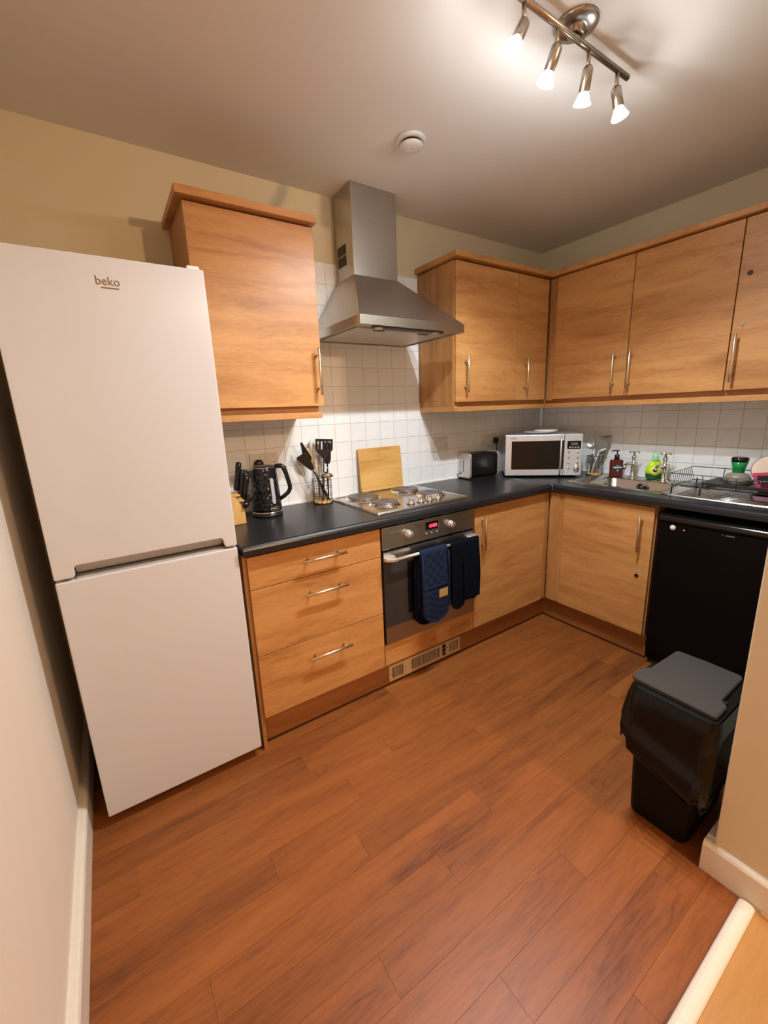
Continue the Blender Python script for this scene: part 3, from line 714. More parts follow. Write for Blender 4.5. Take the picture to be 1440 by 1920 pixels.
# ================================================================ CEILING SPOTLIGHT BAR
t = thing('ceiling_spotlight_bar', 'satin nickel bar of four lit spotlights fixed to the ceiling', 'ceiling light', (1.532, -1.212, H))
BY, BZ = -1.217, 2.400
obj('canopy', lathe(B(), [(0.060, -0.0005), (0.060, -0.004), (0.057, -0.008), (0.030, -0.012), (0.022, -0.0125), (0.022, -0.026), (0.018, -0.028)], (1.532, -1.212, H), 40), 'nickel', t)
bar = obj('bar', tube(B(), [(1.242, BY, BZ), (1.811, BY, BZ)], 0.0085, 16), 'nickel', t)
dirs = [(1.300, (-0.042, -0.002, -0.071)), (1.441, (-0.007, 0.029, -0.073)), (1.593, (0.009, 0.019, -0.077)), (1.7505, (0.012, -0.013, -0.078))]
for x, dv in dirs:
    pv = Vector((x, BY, 2.348)); dv = Vector(dv).normalized()
    st = obj('stem', tube(B(), [(x, BY, BZ-0.006), (x, BY, 2.352)], 0.0062, 10), 'nickel', t)
    sp = obj('spot_head', lathe(B(), [(0.004, -0.010), (0.010, -0.009), (0.0145, -0.003), (0.0155, 0.004), (0.0155, 0.049), (0.0145, 0.050)], pv, 24, tuple(dv), mi=0), 'nickel', t)
    bg = obj('bulb', lathe(B(), [(0.0135, 0.049), (0.0145, 0.052), (0.0245, 0.075), (0.0255, 0.0780)], pv, 24, tuple(dv), capt=False), 'bulb_glass', t)
    obj('bulb_face', lathe(B(), [(0.0250, 0.0781), (0.0215, 0.0785), (0.0, 0.0787)], pv, 24, tuple(dv), capt=False), 'bulb', bg)
    s = lamp('spot_light', 'SPOT', pv+dv*0.084, SPOT_E, SPOT_C, 0.014, spot_size=math.radians(122), spot_blend=0.5)
    s.rotation_euler = dv.to_track_quat('-Z', 'Y').to_euler()
    s2 = lamp('spot_spill', 'POINT', pv+dv*0.086+Vector((0, 0, -0.020)), SPILL_E, (0.86, 0.94, 1.0), 0.012)

# ================================================================ SOCKETS
def socket(label, x0, x1, z0, z1, holes=True, loc=None, rocker=True, plugs=()):
    t = thing('wall_socket', label, 'socket', ((x0+x1)/2, -0.006, (z0+z1)/2), group='white wall sockets on the tiles')
    obj('face_plate', bx(x0, x1, -0.0155, -0.0062, z0, z1), 'white_plastic', t, bevel=0.002)
    xc = (x0+x1)/2; w = (x1-x0)
    for s in (-1, 1):
        cx = xc+s*w*0.25
        obj('rocker', bx(xc+s*0.012-0.008, xc+s*0.012+0.008, -0.0185, -0.0156, z1-0.030, z1-0.010), 'white_plastic', t, bevel=0.001)
        bm = B(); box(bm, cx-0.002+s*0.014, cx+0.002+s*0.014, -0.0159, -0.0154, z0+0.038, z0+0.046)
        for q in (-0.011, 0.011): box(bm, cx+s*0.014+q-0.0032, cx+s*0.014+q+0.0032, -0.0159, -0.0154, z0+0.018, z0+0.0215)
        obj('pin_holes', bm, 'black_matte', t)
    return t
socket('white double wall socket behind the kettle', 0.812, 0.958, 1.112, 1.200)
socket('white switched wall socket between the cutting board and the toaster', 1.985, 2.131, 1.115, 1.203)
socket('white double wall socket behind the toaster and microwave', 2.450, 2.596, 1.108, 1.194)
def plug(label, x, z, cord):
    t = thing('plug', label, 'plug', (x, -0.016, z), group='black mains plugs')
    bm = lathe(B(), [(0.019, 0.0158), (0.0235, 0.018), (0.0235, 0.030), (0.020, 0.036), (0.010, 0.040), (0, 0.040)], (x, 0, z), 22, (0, -1, 0), capt=False)
    obj('plug_body', bm, 'black', t)
    obj('cord', tube(B(), cord, 0.0035, 8), 'black', t)
plug('black plug in the socket above the kettle', 0.853, 1.150, [(0.853, -0.034, 1.13), (0.852, -0.038, 1.08), (0.85, -0.03, 1.0), (0.85, -0.03, 0.925), (0.86, -0.04, 0.9195), (0.872, -0.062, 0.9195)])
plug('black plug in the socket beside the microwave', 2.583, 1.150, [(2.583, -0.034, 1.13), (2.583, -0.038, 1.08), (2.58, -0.032, 1.0), (2.58, -0.03, 0.925), (2.585, -0.045, 0.919)])

# ================================================================ KETTLE
KX, KY = 0.834, -0.150
t = thing('kettle', 'black textured jug kettle with chrome base ring beside the knife block', 'kettle', (KX, KY, WT))
obj('power_base', lathe(B(), [(0.071, 0.0005), (0.072, 0.010), (0.069, 0.014)], (KX, KY, WT), 36), 'black', t)
obj('chrome_ring', lathe(B(), [(0.0695, 0.0145), (0.0715, 0.016), (0.0712, 0.024), (0.0705, 0.026)], (KX, KY, WT), 36), 'chrome', t)
bm = lathe(B(), [(0.0705-0.013*f**1.2, 0.0265+0.205*f) for f in [q/20 for q in range(21)]], (KX, KY, WT), 48)
bd = obj('body', bm, 'kettle', t)
obj('lid', lathe(B(), [(0.053, 0.231), (0.052, 0.236), (0.046, 0.240), (0.02, 0.242), (0, 0.2425)], (KX, KY, WT), 32, capt=False), 'black', t)
obj('lid_rim', lathe(B(), [(0.0565, 0.2312), (0.0575, 0.2335), (0.0555, 0.2355), (0.053, 0.2345)], (KX, KY, WT), 32), 'chrome', t)
# spout to the left
bm = B(); prism(bm, [(-0.052, 0.17), (-0.052, 0.2305), (-0.088, 0.2305), (-0.080, 0.212)], lambda a, b, d: (KX+a, KY+d, WT+b), -0.018, 0.018); obj('spout', bm, 'black', t, bevel=0.004)
# handle to the right and slightly forward
hd = Vector((0.94, -0.34, 0))
def hp(r, z): return Vector((KX, KY, WT+z))+hd*r
bm = tube(B(), [hp(0.050, 0.232), hp(0.068, 0.236), hp(0.082, 0.235), hp(0.094, 0.226), hp(0.106, 0.185), hp(0.116, 0.135), hp(0.116, 0.122), hp(0.106, 0.104), hp(0.086, 0.088), hp(0.064, 0.074)], [0.010, 0.0115, 0.0115, 0.012, 0.0105, 0.0105, 0.0105, 0.010, 0.010, 0.009], 12)
obj('handle', bm, 'black_gloss', t)
# level window on the camera side
va = math.atan2(-2.10-KY, 0.226-KX)+0.50
wd = Vector((math.cos(va), math.sin(va), 0)); ws = Vector((-wd.y, wd.x, 0))
bm = B(); loops = []
for dd in (0.0, 0.004):
    l = []
    for a, b in rrect(-0.0085, 0.0085, 0.065, 0.185, 0.0083, 5):
        l.append(Vector((KX, KY, WT))+wd*(0.0742-0.013*(b-0.03)/0.205-0.002+dd)+ws*a+Vector((0, 0, b)))
    loops.append(l)
loft(bm, loops, smooth=False, cap0=True, cap1=True); obj('level_window', bm, 'window_kettle', bd)
bm = B(); pts = [Vector((KX, KY, WT))+wd*(0.0735)+ws*a+Vector((0, 0, b)) for a, b in rrect(-0.021, 0.021, 0.034, 0.050, 0.0079, 5)]
tube(bm, pts, 0.0014, 6, closed=True)
bg = obj('badge', bm, 'chrome', bd)
bm = B(); pp = [Vector((KX, KY, WT))+wd*0.0735+ws*a+Vector((0, 0, 0.042)) for a in (-0.013, 0.013)]; tube(bm, pp, 0.0016, 6); obj('badge_bar', bm, 'alu', bg)

# ================================================================ KNIFE BLOCK
t = thing('knife_block', 'bamboo knife block with black handled knives beside the fridge', 'knife block', (0.66, -0.20, WT))
bm = B(); prism(bm, [(0.597, 0.0), (0.704, 0.0), (0.702, 0.060), (0.690, 0.085), (0.655, 0.140), (0.600, 0.165)], lambda a, b, d: (a, d, WT+0.0005+b), -0.245, -0.160)
obj('block', bm, 'bamboo_v', t, bevel=0.002)
for nm, y0, y1, x0, x1, z0, z1 in (('slot_rail', -0.245, -0.16, 0.655, 0.690, 0.128, 0.134), ('slot_rail', -0.245, -0.16, 0.675, 0.705, 0.103, 0.109)):
    obj(nm, bx(x0, x1, y0, y1, WT+z0, WT+z1), 'bamboo', t, bevel=0.001)
def knife(par, a, b, r):
    a, b = Vector(a), Vector(b); d = b-a
    bm = B(); tube(bm, [a, a+d*0.1, a+d*0.45, a+d*0.85, b-d*0.02, b], [r*0.75, r, r*0.85, r*1.05, r*0.95, r*0.4], 10)
    return obj('handle', bm, 'black_gloss', par)
for i, (a, b, lab) in enumerate([((0.688, -0.185, 1.060), (0.716, -0.180, 1.186), 'knife with black handle, tallest in the bamboo block'),
    ((0.704, -0.190, 1.030), (0.727, -0.186, 1.152), 'knife with black handle, middle height in the bamboo block'),
    ((0.716, -0.195, 1.010), (0.741, -0.190, 1.122), 'knife with black handle, nearest the kettle in the bamboo block'),
    ((0.702, -0.232, 0.990), (0.738, -0.236, 1.035), 'short knife with black handle low in the bamboo block'),
    ((0.690, -0.215, 0.975), (0.712, -0.262, 1.010), 'small black knife handle lowest in the bamboo block, by the fridge')]):
    k = thing('knife', lab, 'knife', a, group='knives in the bamboo block')
    knife(k, a, b, 0.0125)
    A_ = Vector(a); d = (Vector(b)-A_).normalized()
    obj('bolster', tube(B(), [A_-d*0.006, A_+d*0.001], 0.007, 8), 'chrome', k)
    e = Vector(b)
    obj('end_cap', tube(B(), [e-d*0.003, e+d*0.0015], [0.0065, 0.004], 8), 'chrome', k)

# ================================================================ UTENSIL HOLDERS
def wire_pot(name, label, cx, cy, r, h, n=12, rings=3, grp='black wire utensil pots'):
    t = thing(name, label, 'utensil holder', (cx, cy, WT), group=grp)
    obj('wooden_base', lathe(B(), [(r-0.003, 0.003), (r-0.003, 0.013)], (cx, cy, WT), 28), 'bamboo', t)
    bm = B()
    for k in range(n):
        a = 2*PI*k/n; tube(bm, [(cx+r*math.cos(a), cy+r*math.sin(a), WT+0.002), (cx+r*math.cos(a), cy+r*math.sin(a), WT+h)], 0.0013, 5)
    for k in range(rings+1):
        z = WT+0.002+(h-0.002)*k/rings
        tube(bm, [(cx+r*math.cos(2*PI*q/24), cy+r*math.sin(2*PI*q/24), z) for q in range(24)], 0.0019 if k in (0, rings) else 0.0013, 5, closed=True)
    obj('wire_cage', bm, 'wire', t)
    return t
PX, PY = 1.160, -0.088
wire_pot('utensil_pot', 'black wire utensil pot with wooden base left of the hob', PX, PY, 0.051, 0.128)
def stick(name, label, cat, a, b, r, mat, grp, head=None):
    t = thing(name, label, cat, a, group=grp)
    obj('handle', tube(B(), [a, (Vector(a)+Vector(b))/2, b], r, 8), mat, t)
    if head: head(t)
    return t
zf = WT+0.016
GU = 'utensils in the pot by the hob'
def blade(par, base, tip, w0, w1, th, mat, nm='blade', slots=0, side=None):
    base, tip = Vector(base), Vector(tip); d = (tip-base); L_ = d.length; d.normalize()
    s = Vector(side) if side else Vector((0.838, -0.545, 0)); s = (s-d*s.dot(d)).normalized(); n_ = d.cross(s)
    bm = B()
    if slots == 0:
        outl = [(-w0*0.3, 0), (w0*0.3, 0), (w0/2, L_*0.2), (w1/2, L_*0.9), (w1*0.42, L_), (-w1*0.42, L_), (-w1/2, L_*0.9), (-w0/2, L_*0.2)]
        prism(bm, outl, lambda a, b, c: base+s*a+d*b+n_*c, -th/2, th/2)
    else:
        # slotted: lower solid + bars + top rail
        prism(bm, [(-w0*0.25, 0), (w0*0.25, 0), (w1/2, L_*0.45), (-w1/2, L_*0.45)], lambda a, b, c: base+s*a+d*b+n_*c, -th/2, th/2)
        prism(bm, [(-w1/2, L_*0.86), (w1/2, L_*0.86), (w1/2, L_), (-w1/2, L_)], lambda a, b, c: base+s*a+d*b+n_*c, -th/2, th/2)
        nb = slots+1
        for i in range(nb):
            c0 = -w1/2+w1*i/nb+(w1/nb)*0.0; cw = w1/nb*0.62
            if i == nb-1: c0 = w1/2-cw
            prism(bm, [(c0, L_*0.45), (c0+cw, L_*0.45), (c0+cw, L_*0.86), (c0, L_*0.86)], lambda a, b, c: base+s*a+d*b+n_*c, -th/2, th/2)
    return obj(nm, bm, mat, par, bevel=0.001)
e1 = (1.072, -0.085, 1.190)
stick('spatula', 'black pointed spatula leaning left out of the utensil pot', 'utensil', (1.190, -0.110, zf), (1.095, -0.085, 1.145), 0.0045, 'black', GU, lambda p: blade(p, (1.097, -0.085, 1.14), (1.064, -0.080, 1.245), 0.045, 0.014, 0.003, 'black'))
stick('pan_turner', 'dark broad turner leaning furthest left in the utensil pot', 'utensil', (1.185, -0.095, zf), (1.10, -0.120, 1.110), 0.004, 'black_gloss', GU, lambda p: blade(p, (1.10, -0.120, 1.105), (1.040, -0.118, 1.185), 0.035, 0.062, 0.003, 'taupe_dark'))
stick('wooden_spoon', 'wooden spoon with brown oval head in the utensil pot', 'utensil', (1.182, -0.075, zf), (1.112, -0.070, 1.150), 0.0045, 'spoon_wood', GU, lambda p: obj('bowl', lathe(B(), [(0.004, -0.06), (0.018, -0.035), (0.025, 0.0), (0.021, 0.028), (0.002, 0.042)], (1.102, -0.072, 1.178), 16, (-0.35, 0, 0.93), sx=0.35), 'spoon_wood', p))
stick('wooden_spoon', 'second pale wooden spoon standing behind the slotted turner', 'utensil', (1.150, -0.065, zf), (1.170, -0.050, 1.17), 0.004, 'spoon_wood', GU, lambda p: obj('bowl', lathe(B(), [(0.002, -0.03), (0.012, -0.02), (0.016, 0.0), (0.013, 0.018), (0.002, 0.028)], (1.1745, -0.046, 1.205), 16, (0.1, 0, 1), sx=0.35), 'spoon_wood', p))
stick('serving_spoon', 'white plastic serving spoon upright in the utensil pot', 'utensil', (1.165, -0.055, zf), (1.150, -0.035, 1.195), 0.004, 'white_plastic', GU, lambda p: obj('bowl', lathe(B(), [(0.003, -0.042), (0.016, -0.028), (0.021, 0.0), (0.016, 0.026), (0.003, 0.038)], (1.149, -0.034, 1.222), 16, (-0.05, 0, 1), sx=0.3), 'white_plastic', p))
stick('slotted_turner', 'black slotted turner standing tallest in the utensil pot', 'utensil', (1.150, -0.110, zf), (1.180, -0.095, 1.165), 0.0045, 'black', GU, lambda p: blade(p, (1.180, -0.095, 1.155), (1.190, -0.090, 1.255), 0.04, 0.092, 0.0028, 'black', slots=4))
stick('flat_turner', 'black flat turner behind the slotted one in the utensil pot', 'utensil', (1.200, -0.075, zf), (1.212, -0.065, 1.14), 0.0045, 'black_gloss', GU, lambda p: blade(p, (1.212, -0.065, 1.12), (1.216, -0.062, 1.235), 0.04, 0.045, 0.003, 'black'))
def ladle_head(p):
    obj('bowl', lathe(B(), [(0.001, -0.020), (0.018, -0.016), (0.034, -0.004), (0.039, 0.008), (0.037, 0.009), (0.031, -0.002), (0.0, -0.016)], (1.170, -0.128, 1.068), 24, (-0.10, -0.25, -0.96), capt=False), 'chrome', p)
stick('ladle', 'shiny steel ladle with round bowl at the rim of the utensil pot', 'utensil', (1.165, -0.085, zf), (1.168, -0.112, 1.060), 0.004, 'chrome', GU, ladle_head)

QX, QY = 2.935, -0.572
wire_pot('cutlery_pot', 'smaller black wire cutlery pot with wooden base by the sink', QX, QY, 0.049, 0.126)
GC = 'utensils in the pot by the sink'
stick('measuring_scoop', 'grey metal scoop hooked over the left of the sink side cutlery pot', 'utensil', (2.945, -0.588, zf), (2.922, -0.558, 1.095), 0.004, 'alu', GC, lambda p: obj('cup', lathe(B(), [(0.022, -0.012), (0.028, 0.012), (0.029, 0.020), (0.026, 0.020), (0.020, -0.008), (0, -0.009)], (2.916, -0.556, 1.112), 20, (-0.75, 0.3, 0.35), capt=False), 'alu', p))
def grat(p):
    blade(p, (2.950, -0.585, 1.035), (2.966, -0.603, 1.165), 0.055, 0.088, 0.002, 'clear', side=(0.5, -0.85, 0))
    obj('top_edge', tube(B(), [(2.948, -0.562, 1.157), (2.984, -0.642, 1.170)], 0.003, 6), 'black', p)
stick('grater', 'grey see-through flat grater with dark top edge in the cutlery pot', 'grater', (2.925, -0.580, zf), (2.956, -0.602, 1.045), 0.003, 'clear', GC, grat)
stick('serving_spoon', 'white plastic spoon angled right in the cutlery pot by the sink', 'utensil', (2.920, -0.560, zf), (2.940, -0.590, 1.065), 0.005, 'white_plastic', GC, lambda p: obj('bowl', lathe(B(), [(0.002, -0.03), (0.014, -0.015), (0.018, 0.004), (0.010, 0.024), (0.002, 0.03)], (2.948, -0.606, 1.078), 16, (0.3, -0.8, 0.4), sy=0.5), 'white_plastic', p))
stick('table_spoon', 'steel spoon handle upright in the cutlery pot by the sink', 'utensil', (2.950, -0.560, zf), (2.930, -0.590, 1.060), 0.0035, 'chrome', GC)
stick('table_knife', 'grey knife leaning upright at the back of the cutlery pot', 'utensil', (2.930, -0.545, zf), (2.950, -0.570, 1.085), 0.005, 'tray', GC)

# ================================================================ CUTTING BOARD
t = thing('cutting_board', 'square bamboo cutting board leaning on the tiles behind the hob', 'cutting board', (1.58, -0.04, WT+0.012))
bm = B(); R_ = [(a, b) for a, b in rrect(1.428, 1.728, 0, 0.252, 0.010, 4)]
yb0, yt0 = -0.042, -0.0185
def cbf(a, b, d):
    f = b/0.252; return (a, yb0+(yt0-yb0)*f-d, WT+0.0115+b*0.995)
prism(bm, R_, cbf, -0.008, 0.008)
obj('board', bm, 'bamboo', t, bevel=0.002)

# ================================================================ TOASTER
TA = (2.255, -0.105)
ang = math.radians(-8)
t = thing('toaster', 'black and steel two-slice toaster left of the microwave', 'toaster', (2.338, -0.092, WT), ang)
# local: x length .26 , y depth .15
bm = B(); prof = rrect(-0.066, 0.066, 0.012, 0.172, 0.022, 5)
prism(bm, prof, lambda a, b, d: (d, a, b), -0.108, 0.108); obj('shell', bm, 'black_gloss', t, local=True, smooth=False)
for s in (-1, 1):
    bm = B(); prism(bm, rrect(-0.070, 0.070, 0.008, 0.177, 0.020, 5), lambda a, b, d: (d, a, b), s*0.108, s*0.124)
    e = obj('end_panel', bm, 'alu', t, local=True, bevel=0.003)
    if s < 0:
        bm = B(); box(bm, -0.1246, -0.1243, -0.004, 0.004, 0.050, 0.140); obj('lever_slot', bm, 'black', e, local=True)
        bm = B(); box(bm, -0.142, -0.124, -0.016, 0.016, 0.128, 0.138); obj('lever', bm, 'alu', e, local=True, bevel=0.003)
        for i in range(4):
            bm = lathe(B(), [(0.007, 0), (0.006, 0.003)], (-0.1242, 0.043, 0.118-0.018*i), 12, (-1, 0, 0)); obj('button', bm, 'chrome', e, local=True)
        bm = lathe(B(), [(0.013, 0), (0.012, 0.012), (0, 0.013)], (-0.1242, 0.040, 0.042), 18, (-1, 0, 0), capt=False); obj('dial', bm, 'chrome', e, local=True)
bm = B(); box(bm, -0.085, 0.085, -0.038, -0.010, 0.1715, 0.1735); box(bm, -0.085, 0.085, 0.010, 0.038, 0.1715, 0.1735); obj('bread_slots', bm, 'black_matte', t, local=True)
bm = B(); box(bm, -0.10, 0.10, -0.05, 0.05, 0.0008, 0.013); obj('feet', bm, 'black', t, local=True)

# ================================================================ MICROWAVE
MW, MD, MH = 0.476, 0.312, 0.272
t = thing('microwave', 'silver microwave oven standing across the worktop corner', 'microwave', (2.609, -0.402, WT), math.radians(-45))
w = MW/2
obj('casing', bx(-w+0.004, w-0.004, 0.02, MD, 0.014, MH+0.008), 'mw_silver', t, local=True, bevel=0.004)
dr = obj('door', bx(-w, 0.128, -0.006, 0.019, 0.014, MH+0.010), 'mw_silver', t, local=True, bevel=0.004)
obj('window', bx(-w+0.040, 0.100, -0.0078, -0.0062, 0.056, MH-0.030), 'mw_glass', dr, local=True)
obj('window_strip', bx(0.1005, 0.127, -0.0078, -0.0062, 0.056, MH-0.030), 'black_gloss', dr, local=True)
bm = B(); tube(bm, [(0.105, -0.010, 0.018), (0.105, -0.024, 0.030), (0.105, -0.028, 0.14), (0.105, -0.024, 0.254), (0.105, -0.010, 0.266)], 0.0055, 10); obj('handle', bm, 'alu', dr, local=True)
cp = obj('control_panel', bx(0.130, w, -0.006, 0.019, 0.014, MH+0.010), 'mw_silver', t, local=True, bevel=0.003)
dp = obj('display', bx(0.146, 0.228, -0.0072, -0.006, 0.186, 0.238), 'mw_glass', cp, local=True)
bm = digits(B(), '0:00', (0.170, -0.0076, 0.212), (1, 0, 0), (0, 0, 1), 0.014, 0.009, 0.004, 0.0018)
obj('digits', bm, 'dim_green', dp, local=True)
for i in range(4):
    bm = bx(0.158+0.017*i, 0.167+0.017*i, -0.0077, -0.0073, 0.193, 0.202); obj('icon', bm, 'fridge_grey', dp, local=True)
for r in range(4):
    for cx in (0.158, 0.212):
        if r == 3 and cx > 0.2: continue
        bm = lathe(B(), [(0.0075, 0), (0.0065, 0.0045), (0, 0.005)], (cx, -0.0062, 0.166-0.034*r), 14, (0, -1, 0), capt=False); obj('button', bm, 'chrome', cp, local=True)
bm = lathe(B(), [(0.019, 0), (0.018, 0.010), (0.014, 0.014), (0, 0.015)], (0.208, -0.0062, 0.062), 24, (0, -1, 0), capt=False, sy=1.35, sx=1.0); obj('dial', bm, 'chrome', cp, local=True)
for sx in (-1, 1):
    for sy in (0.03, MD-0.04):
        bm = lathe(B(), [(0.014, 0.0005), (0.012, 0.015)], (sx*(w-0.04), sy, 0), 12); obj('foot', bm, 'black', t, local=True)
to = text('logo', 'SHARP', 'rubber', dr, 0.013, (0, 0, 0), (1, 0, 0), (0, 0, 1), 0.0003)
for v in to.data.vertices: v.co = Vector((v.co.x, v.co.z if False else v.co.y, v.co.z))
mn = Vector((0, 0, 0))
off = wloc(dr)
for v in to.data.vertices: v.co = v.co+off+Vector((-w+0.052, -0.0068, MH-0.012))
# plate on the microwave
P0 = Vector((2.70, -0.30, WT+MH+0.0085))
t = thing('plate', 'white plate lying on top of the microwave', 'plate', P0)
obj('dish', lathe(B(), [(0.045, 0.0), (0.05, 0.001), (0.098, 0.012), (0.100, 0.014), (0.097, 0.0145), (0.05, 0.005), (0, 0.004)], P0, 40, capt=False), 'white_plastic', t)
P1 = Vector((2.735, -0.325, WT+MH+0.0235))
t = thing('saucer', 'small white lid lying on the plate on top of the microwave', 'saucer', P1)
obj('dish', lathe(B(), [(0.075, 0.0), (0.078, 0.003), (0.072, 0.010), (0.02, 0.012), (0, 0.012)], P1, 36, capt=False), 'white_plastic', t)

# ================================================================ SINK
t = thing('sink', 'stainless steel sink with bowl and ribbed drainer set in the side worktop', 'sink', (2.78, -1.1, WT))
KX0, KX1, KY0, KY1 = 2.562, 2.990, -1.612, -0.602
bm = B()
def ring_pts(pts, z): return [(a, b, z) for a, b in pts]
nn_ = 5
left_out = rrect(KX0, KX1, -1.150, KY1, 0.02, nn_)
bowl_o = rrect(2.612, 2.890, -1.108, -0.703, 0.055, nn_)
bowl_i = rrect(2.616, 2.886, -1.104, -0.707, 0.052, nn_)
bowl_b = rrect(2.632, 2.870, -1.088, -0.723, 0.045, nn_)
fl_b = rrect(2.655, 2.847, -1.065, -0.746, 0.03, nn_)
mi_ = rrect(2.70, 2.80, -0.97, -0.84, 0.04, nn_)
zr = WT+0.0045
def shrink(p, d, cx, cy): return [(x+(d if x < cx else -d), y+(d if y < cy else -d)) for x, y in p]
cx_, cy_ = (KX0+KX1)/2, (KY1-1.15)/2
loft(bm, [ring_pts(left_out, WT+0.0004), ring_pts(shrink(left_out, 0.003, cx_, cy_), zr), ring_pts(shrink(left_out, 0.014, cx_, cy_), zr), ring_pts(shrink(left_out, 0.018, cx_, cy_), WT+0.0022),
    ring_pts(bowl_o, WT+0.0022), ring_pts(bowl_i, WT-0.002), ring_pts(bowl_b, WT-0.130), ring_pts(fl_b, WT-0.150), ring_pts(mi_, WT-0.154)], smooth=False, cap1=True)
bw = obj('bowl', bm, 'steel_h', t, smooth=True)
bm = B()
dr_o = rrect(KX0, KX1, KY0, -1.1505, 0.02, nn_)
cx_, cy_ = (KX0+KX1)/2, (KY0-1.15)/2
loft(bm, [ring_pts(dr_o, WT+0.0004), ring_pts(shrink(dr_o, 0.003, cx_, cy_), zr), ring_pts(shrink(dr_o, 0.014, cx_, cy_), zr), ring_pts(shrink(dr_o, 0.018, cx_, cy_), WT+0.0018)], smooth=False, cap0=True, cap1=True)
dn = obj('drainer', bm, 'steel_h', t)
for i in range(9):
    x = 2.605+0.036*i
    obj('rib', tube(B(), [(x, -1.575, WT+0.0012), (x, -1.185, WT+0.0012)], 0.0028, 8), 'steel_h', dn)
obj('waste', lathe(B(), [(0.042, -0.1535), (0.040, -0.1515), (0.03, -0.1525), (0, -0.1530)], (2.75, -0.905, WT), 28, capt=False), 'chrome', t)
obj('overflow', lathe(B(), [(0.017, 0), (0.016, 0.0025), (0.0, 0.003)], (2.8815, -0.93, WT-0.04), 20, (-1, 0, 0), capt=False), 'black', t)
# plug with ball chain
t = thing('sink_plug', 'black sink plug on a ball chain hanging over the bowl edge', 'sink plug', (2.862, -0.905, WT-0.045))
obj('stopper', lathe(B(), [(0.019, 0), (0.022, 0.004), (0.022, 0.010), (0.016, 0.013), (0.004, 0.013), (0.004, 0.018)], (2.866, -0.905, WT-0.036), 22, (-1, 0.15, 0.35)), 'black', t)
bm = B(); chain = [Vector((2.850, -0.910, WT-0.030)), Vector((2.878, -0.93, WT-0.004)), Vector((2.893, -0.95, WT+0.006)), Vector((2.905, -0.965, WT+0.010)), Vector((2.93, -0.975, WT+0.016))]
for a, b in zip(chain, chain[1:]):
    n = max(2, int((b-a).length/0.0055))
    for k in range(n):
        p = a+(b-a)*k/n; bmesh.ops.create_icosphere(bm, subdivisions=1, radius=0.0024, matrix=Matrix.Translation(p))
obj('chain', bm, 'chrome', t, smooth=True)
# taps
def tap(label, x, y):
    t = thing('tap', label, 'tap', (x, y, WT), group='chrome pillar taps')
    z = WT+0.0025
    obj('body', lathe(B(), [(0.024, 0), (0.024, 0.004), (0.017, 0.010), (0.0125, 0.018), (0.0125, 0.060), (0.0155, 0.072), (0.016, 0.094), (0.013, 0.102), (0.010, 0.106), (0.010, 0.124), (0.0135, 0.130), (0.0135, 0.139), (0.007, 0.144), (0.006, 0.158), (0, 0.158)], (x, y, z), 24, capt=False), 'chrome', t)
    sp = obj('spout', tube(B(), [(x-0.006, y+0.002, z+0.082), (x-0.035, y+0.004, z+0.094), (x-0.062, y+0.006, z+0.096), (x-0.085, y+0.007, z+0.088), (x-0.098, y+0.008, z+0.072)], [0.012, 0.0105, 0.010, 0.0105, 0.0115], 14), 'chrome', t)
    obj('outlet', lathe(B(), [(0.0085, 0.0), (0.0085, 0.001)], (x-0.0984, y+0.008, z+0.0712), 14, (-0.6, 0, -0.8)), 'black', sp)
    bm = B()
    for a in (0.35, 0.35+PI/2):
        dx, dy = 0.028*math.cos(a), 0.028*math.sin(a)
        tube(bm, [(x-dx, y-dy, z+0.161), (x-dx*0.5, y-dy*0.5, z+0.163), (x, y, z+0.164), (x+dx*0.5, y+dy*0.5, z+0.163), (x+dx, y+dy, z+0.161)], [0.0062, 0.0045, 0.006, 0.0045, 0.0062], 10)
    obj('cross_handle', bm, 'chrome', t)
tap('chrome pillar tap nearer the corner, beside the brown soap bottle', 2.930, -0.821)
tap('chrome pillar tap by the green bottle and the dish rack', 2.930, -0.9945)
# soap pump bottle
SXc, SYc = 2.945, -0.709
t = thing('soap_bottle', 'square brown soap bottle with black pump behind the sink', 'bottle', (SXc, SYc, WT), math.radians(-40))
bm = B(); loft(bm, [rl(-0.034, 0.034, -0.022, 0.022, 0.006, 0.005), rl(-0.034, 0.034, -0.022, 0.022, 0.006, 0.105), rl(-0.030, 0.030, -0.018, 0.018, 0.006, 0.110), rl(-0.012, 0.012, -0.012, 0.012, 0.011, 0.113)], smooth=False, cap0=True, cap1=True)
bt = obj('bottle', bm, 'amber', t, local=True)
bm = bx(-0.026, 0.026, -0.0232, -0.0222, 0.030, 0.088); lb = obj('label', bm, 'label_dark', bt, local=True)
obj('label_band', bx(-0.0255, 0.0255, -0.0236, -0.0233, 0.058, 0.066), 'label_white', lb, local=True)
obj('label_line', bx(-0.012, 0.012, -0.0236, -0.0233, 0.074, 0.077), 'fridge_grey', lb, local=True)
obj('label_line', bx(-0.004, 0.004, -0.0236, -0.0233, 0.038, 0.050), 'fridge_grey', lb, local=True)
bm = lathe(B(), [(0.015, 0.113), (0.0145, 0.140), (0.011, 0.143), (0.004, 0.144), (0.004, 0.163), (0.013, 0.164), (0.013, 0.170), (0, 0.171)], (0, 0, 0), 20, capt=False)
tube(bm, [(0, 0, 0.167), (-0.02, -0.002, 0.168), (-0.036, -0.003, 0.163)], [0.005, 0.0045, 0.004], 8)
obj('pump', bm, 'black', t, local=True)
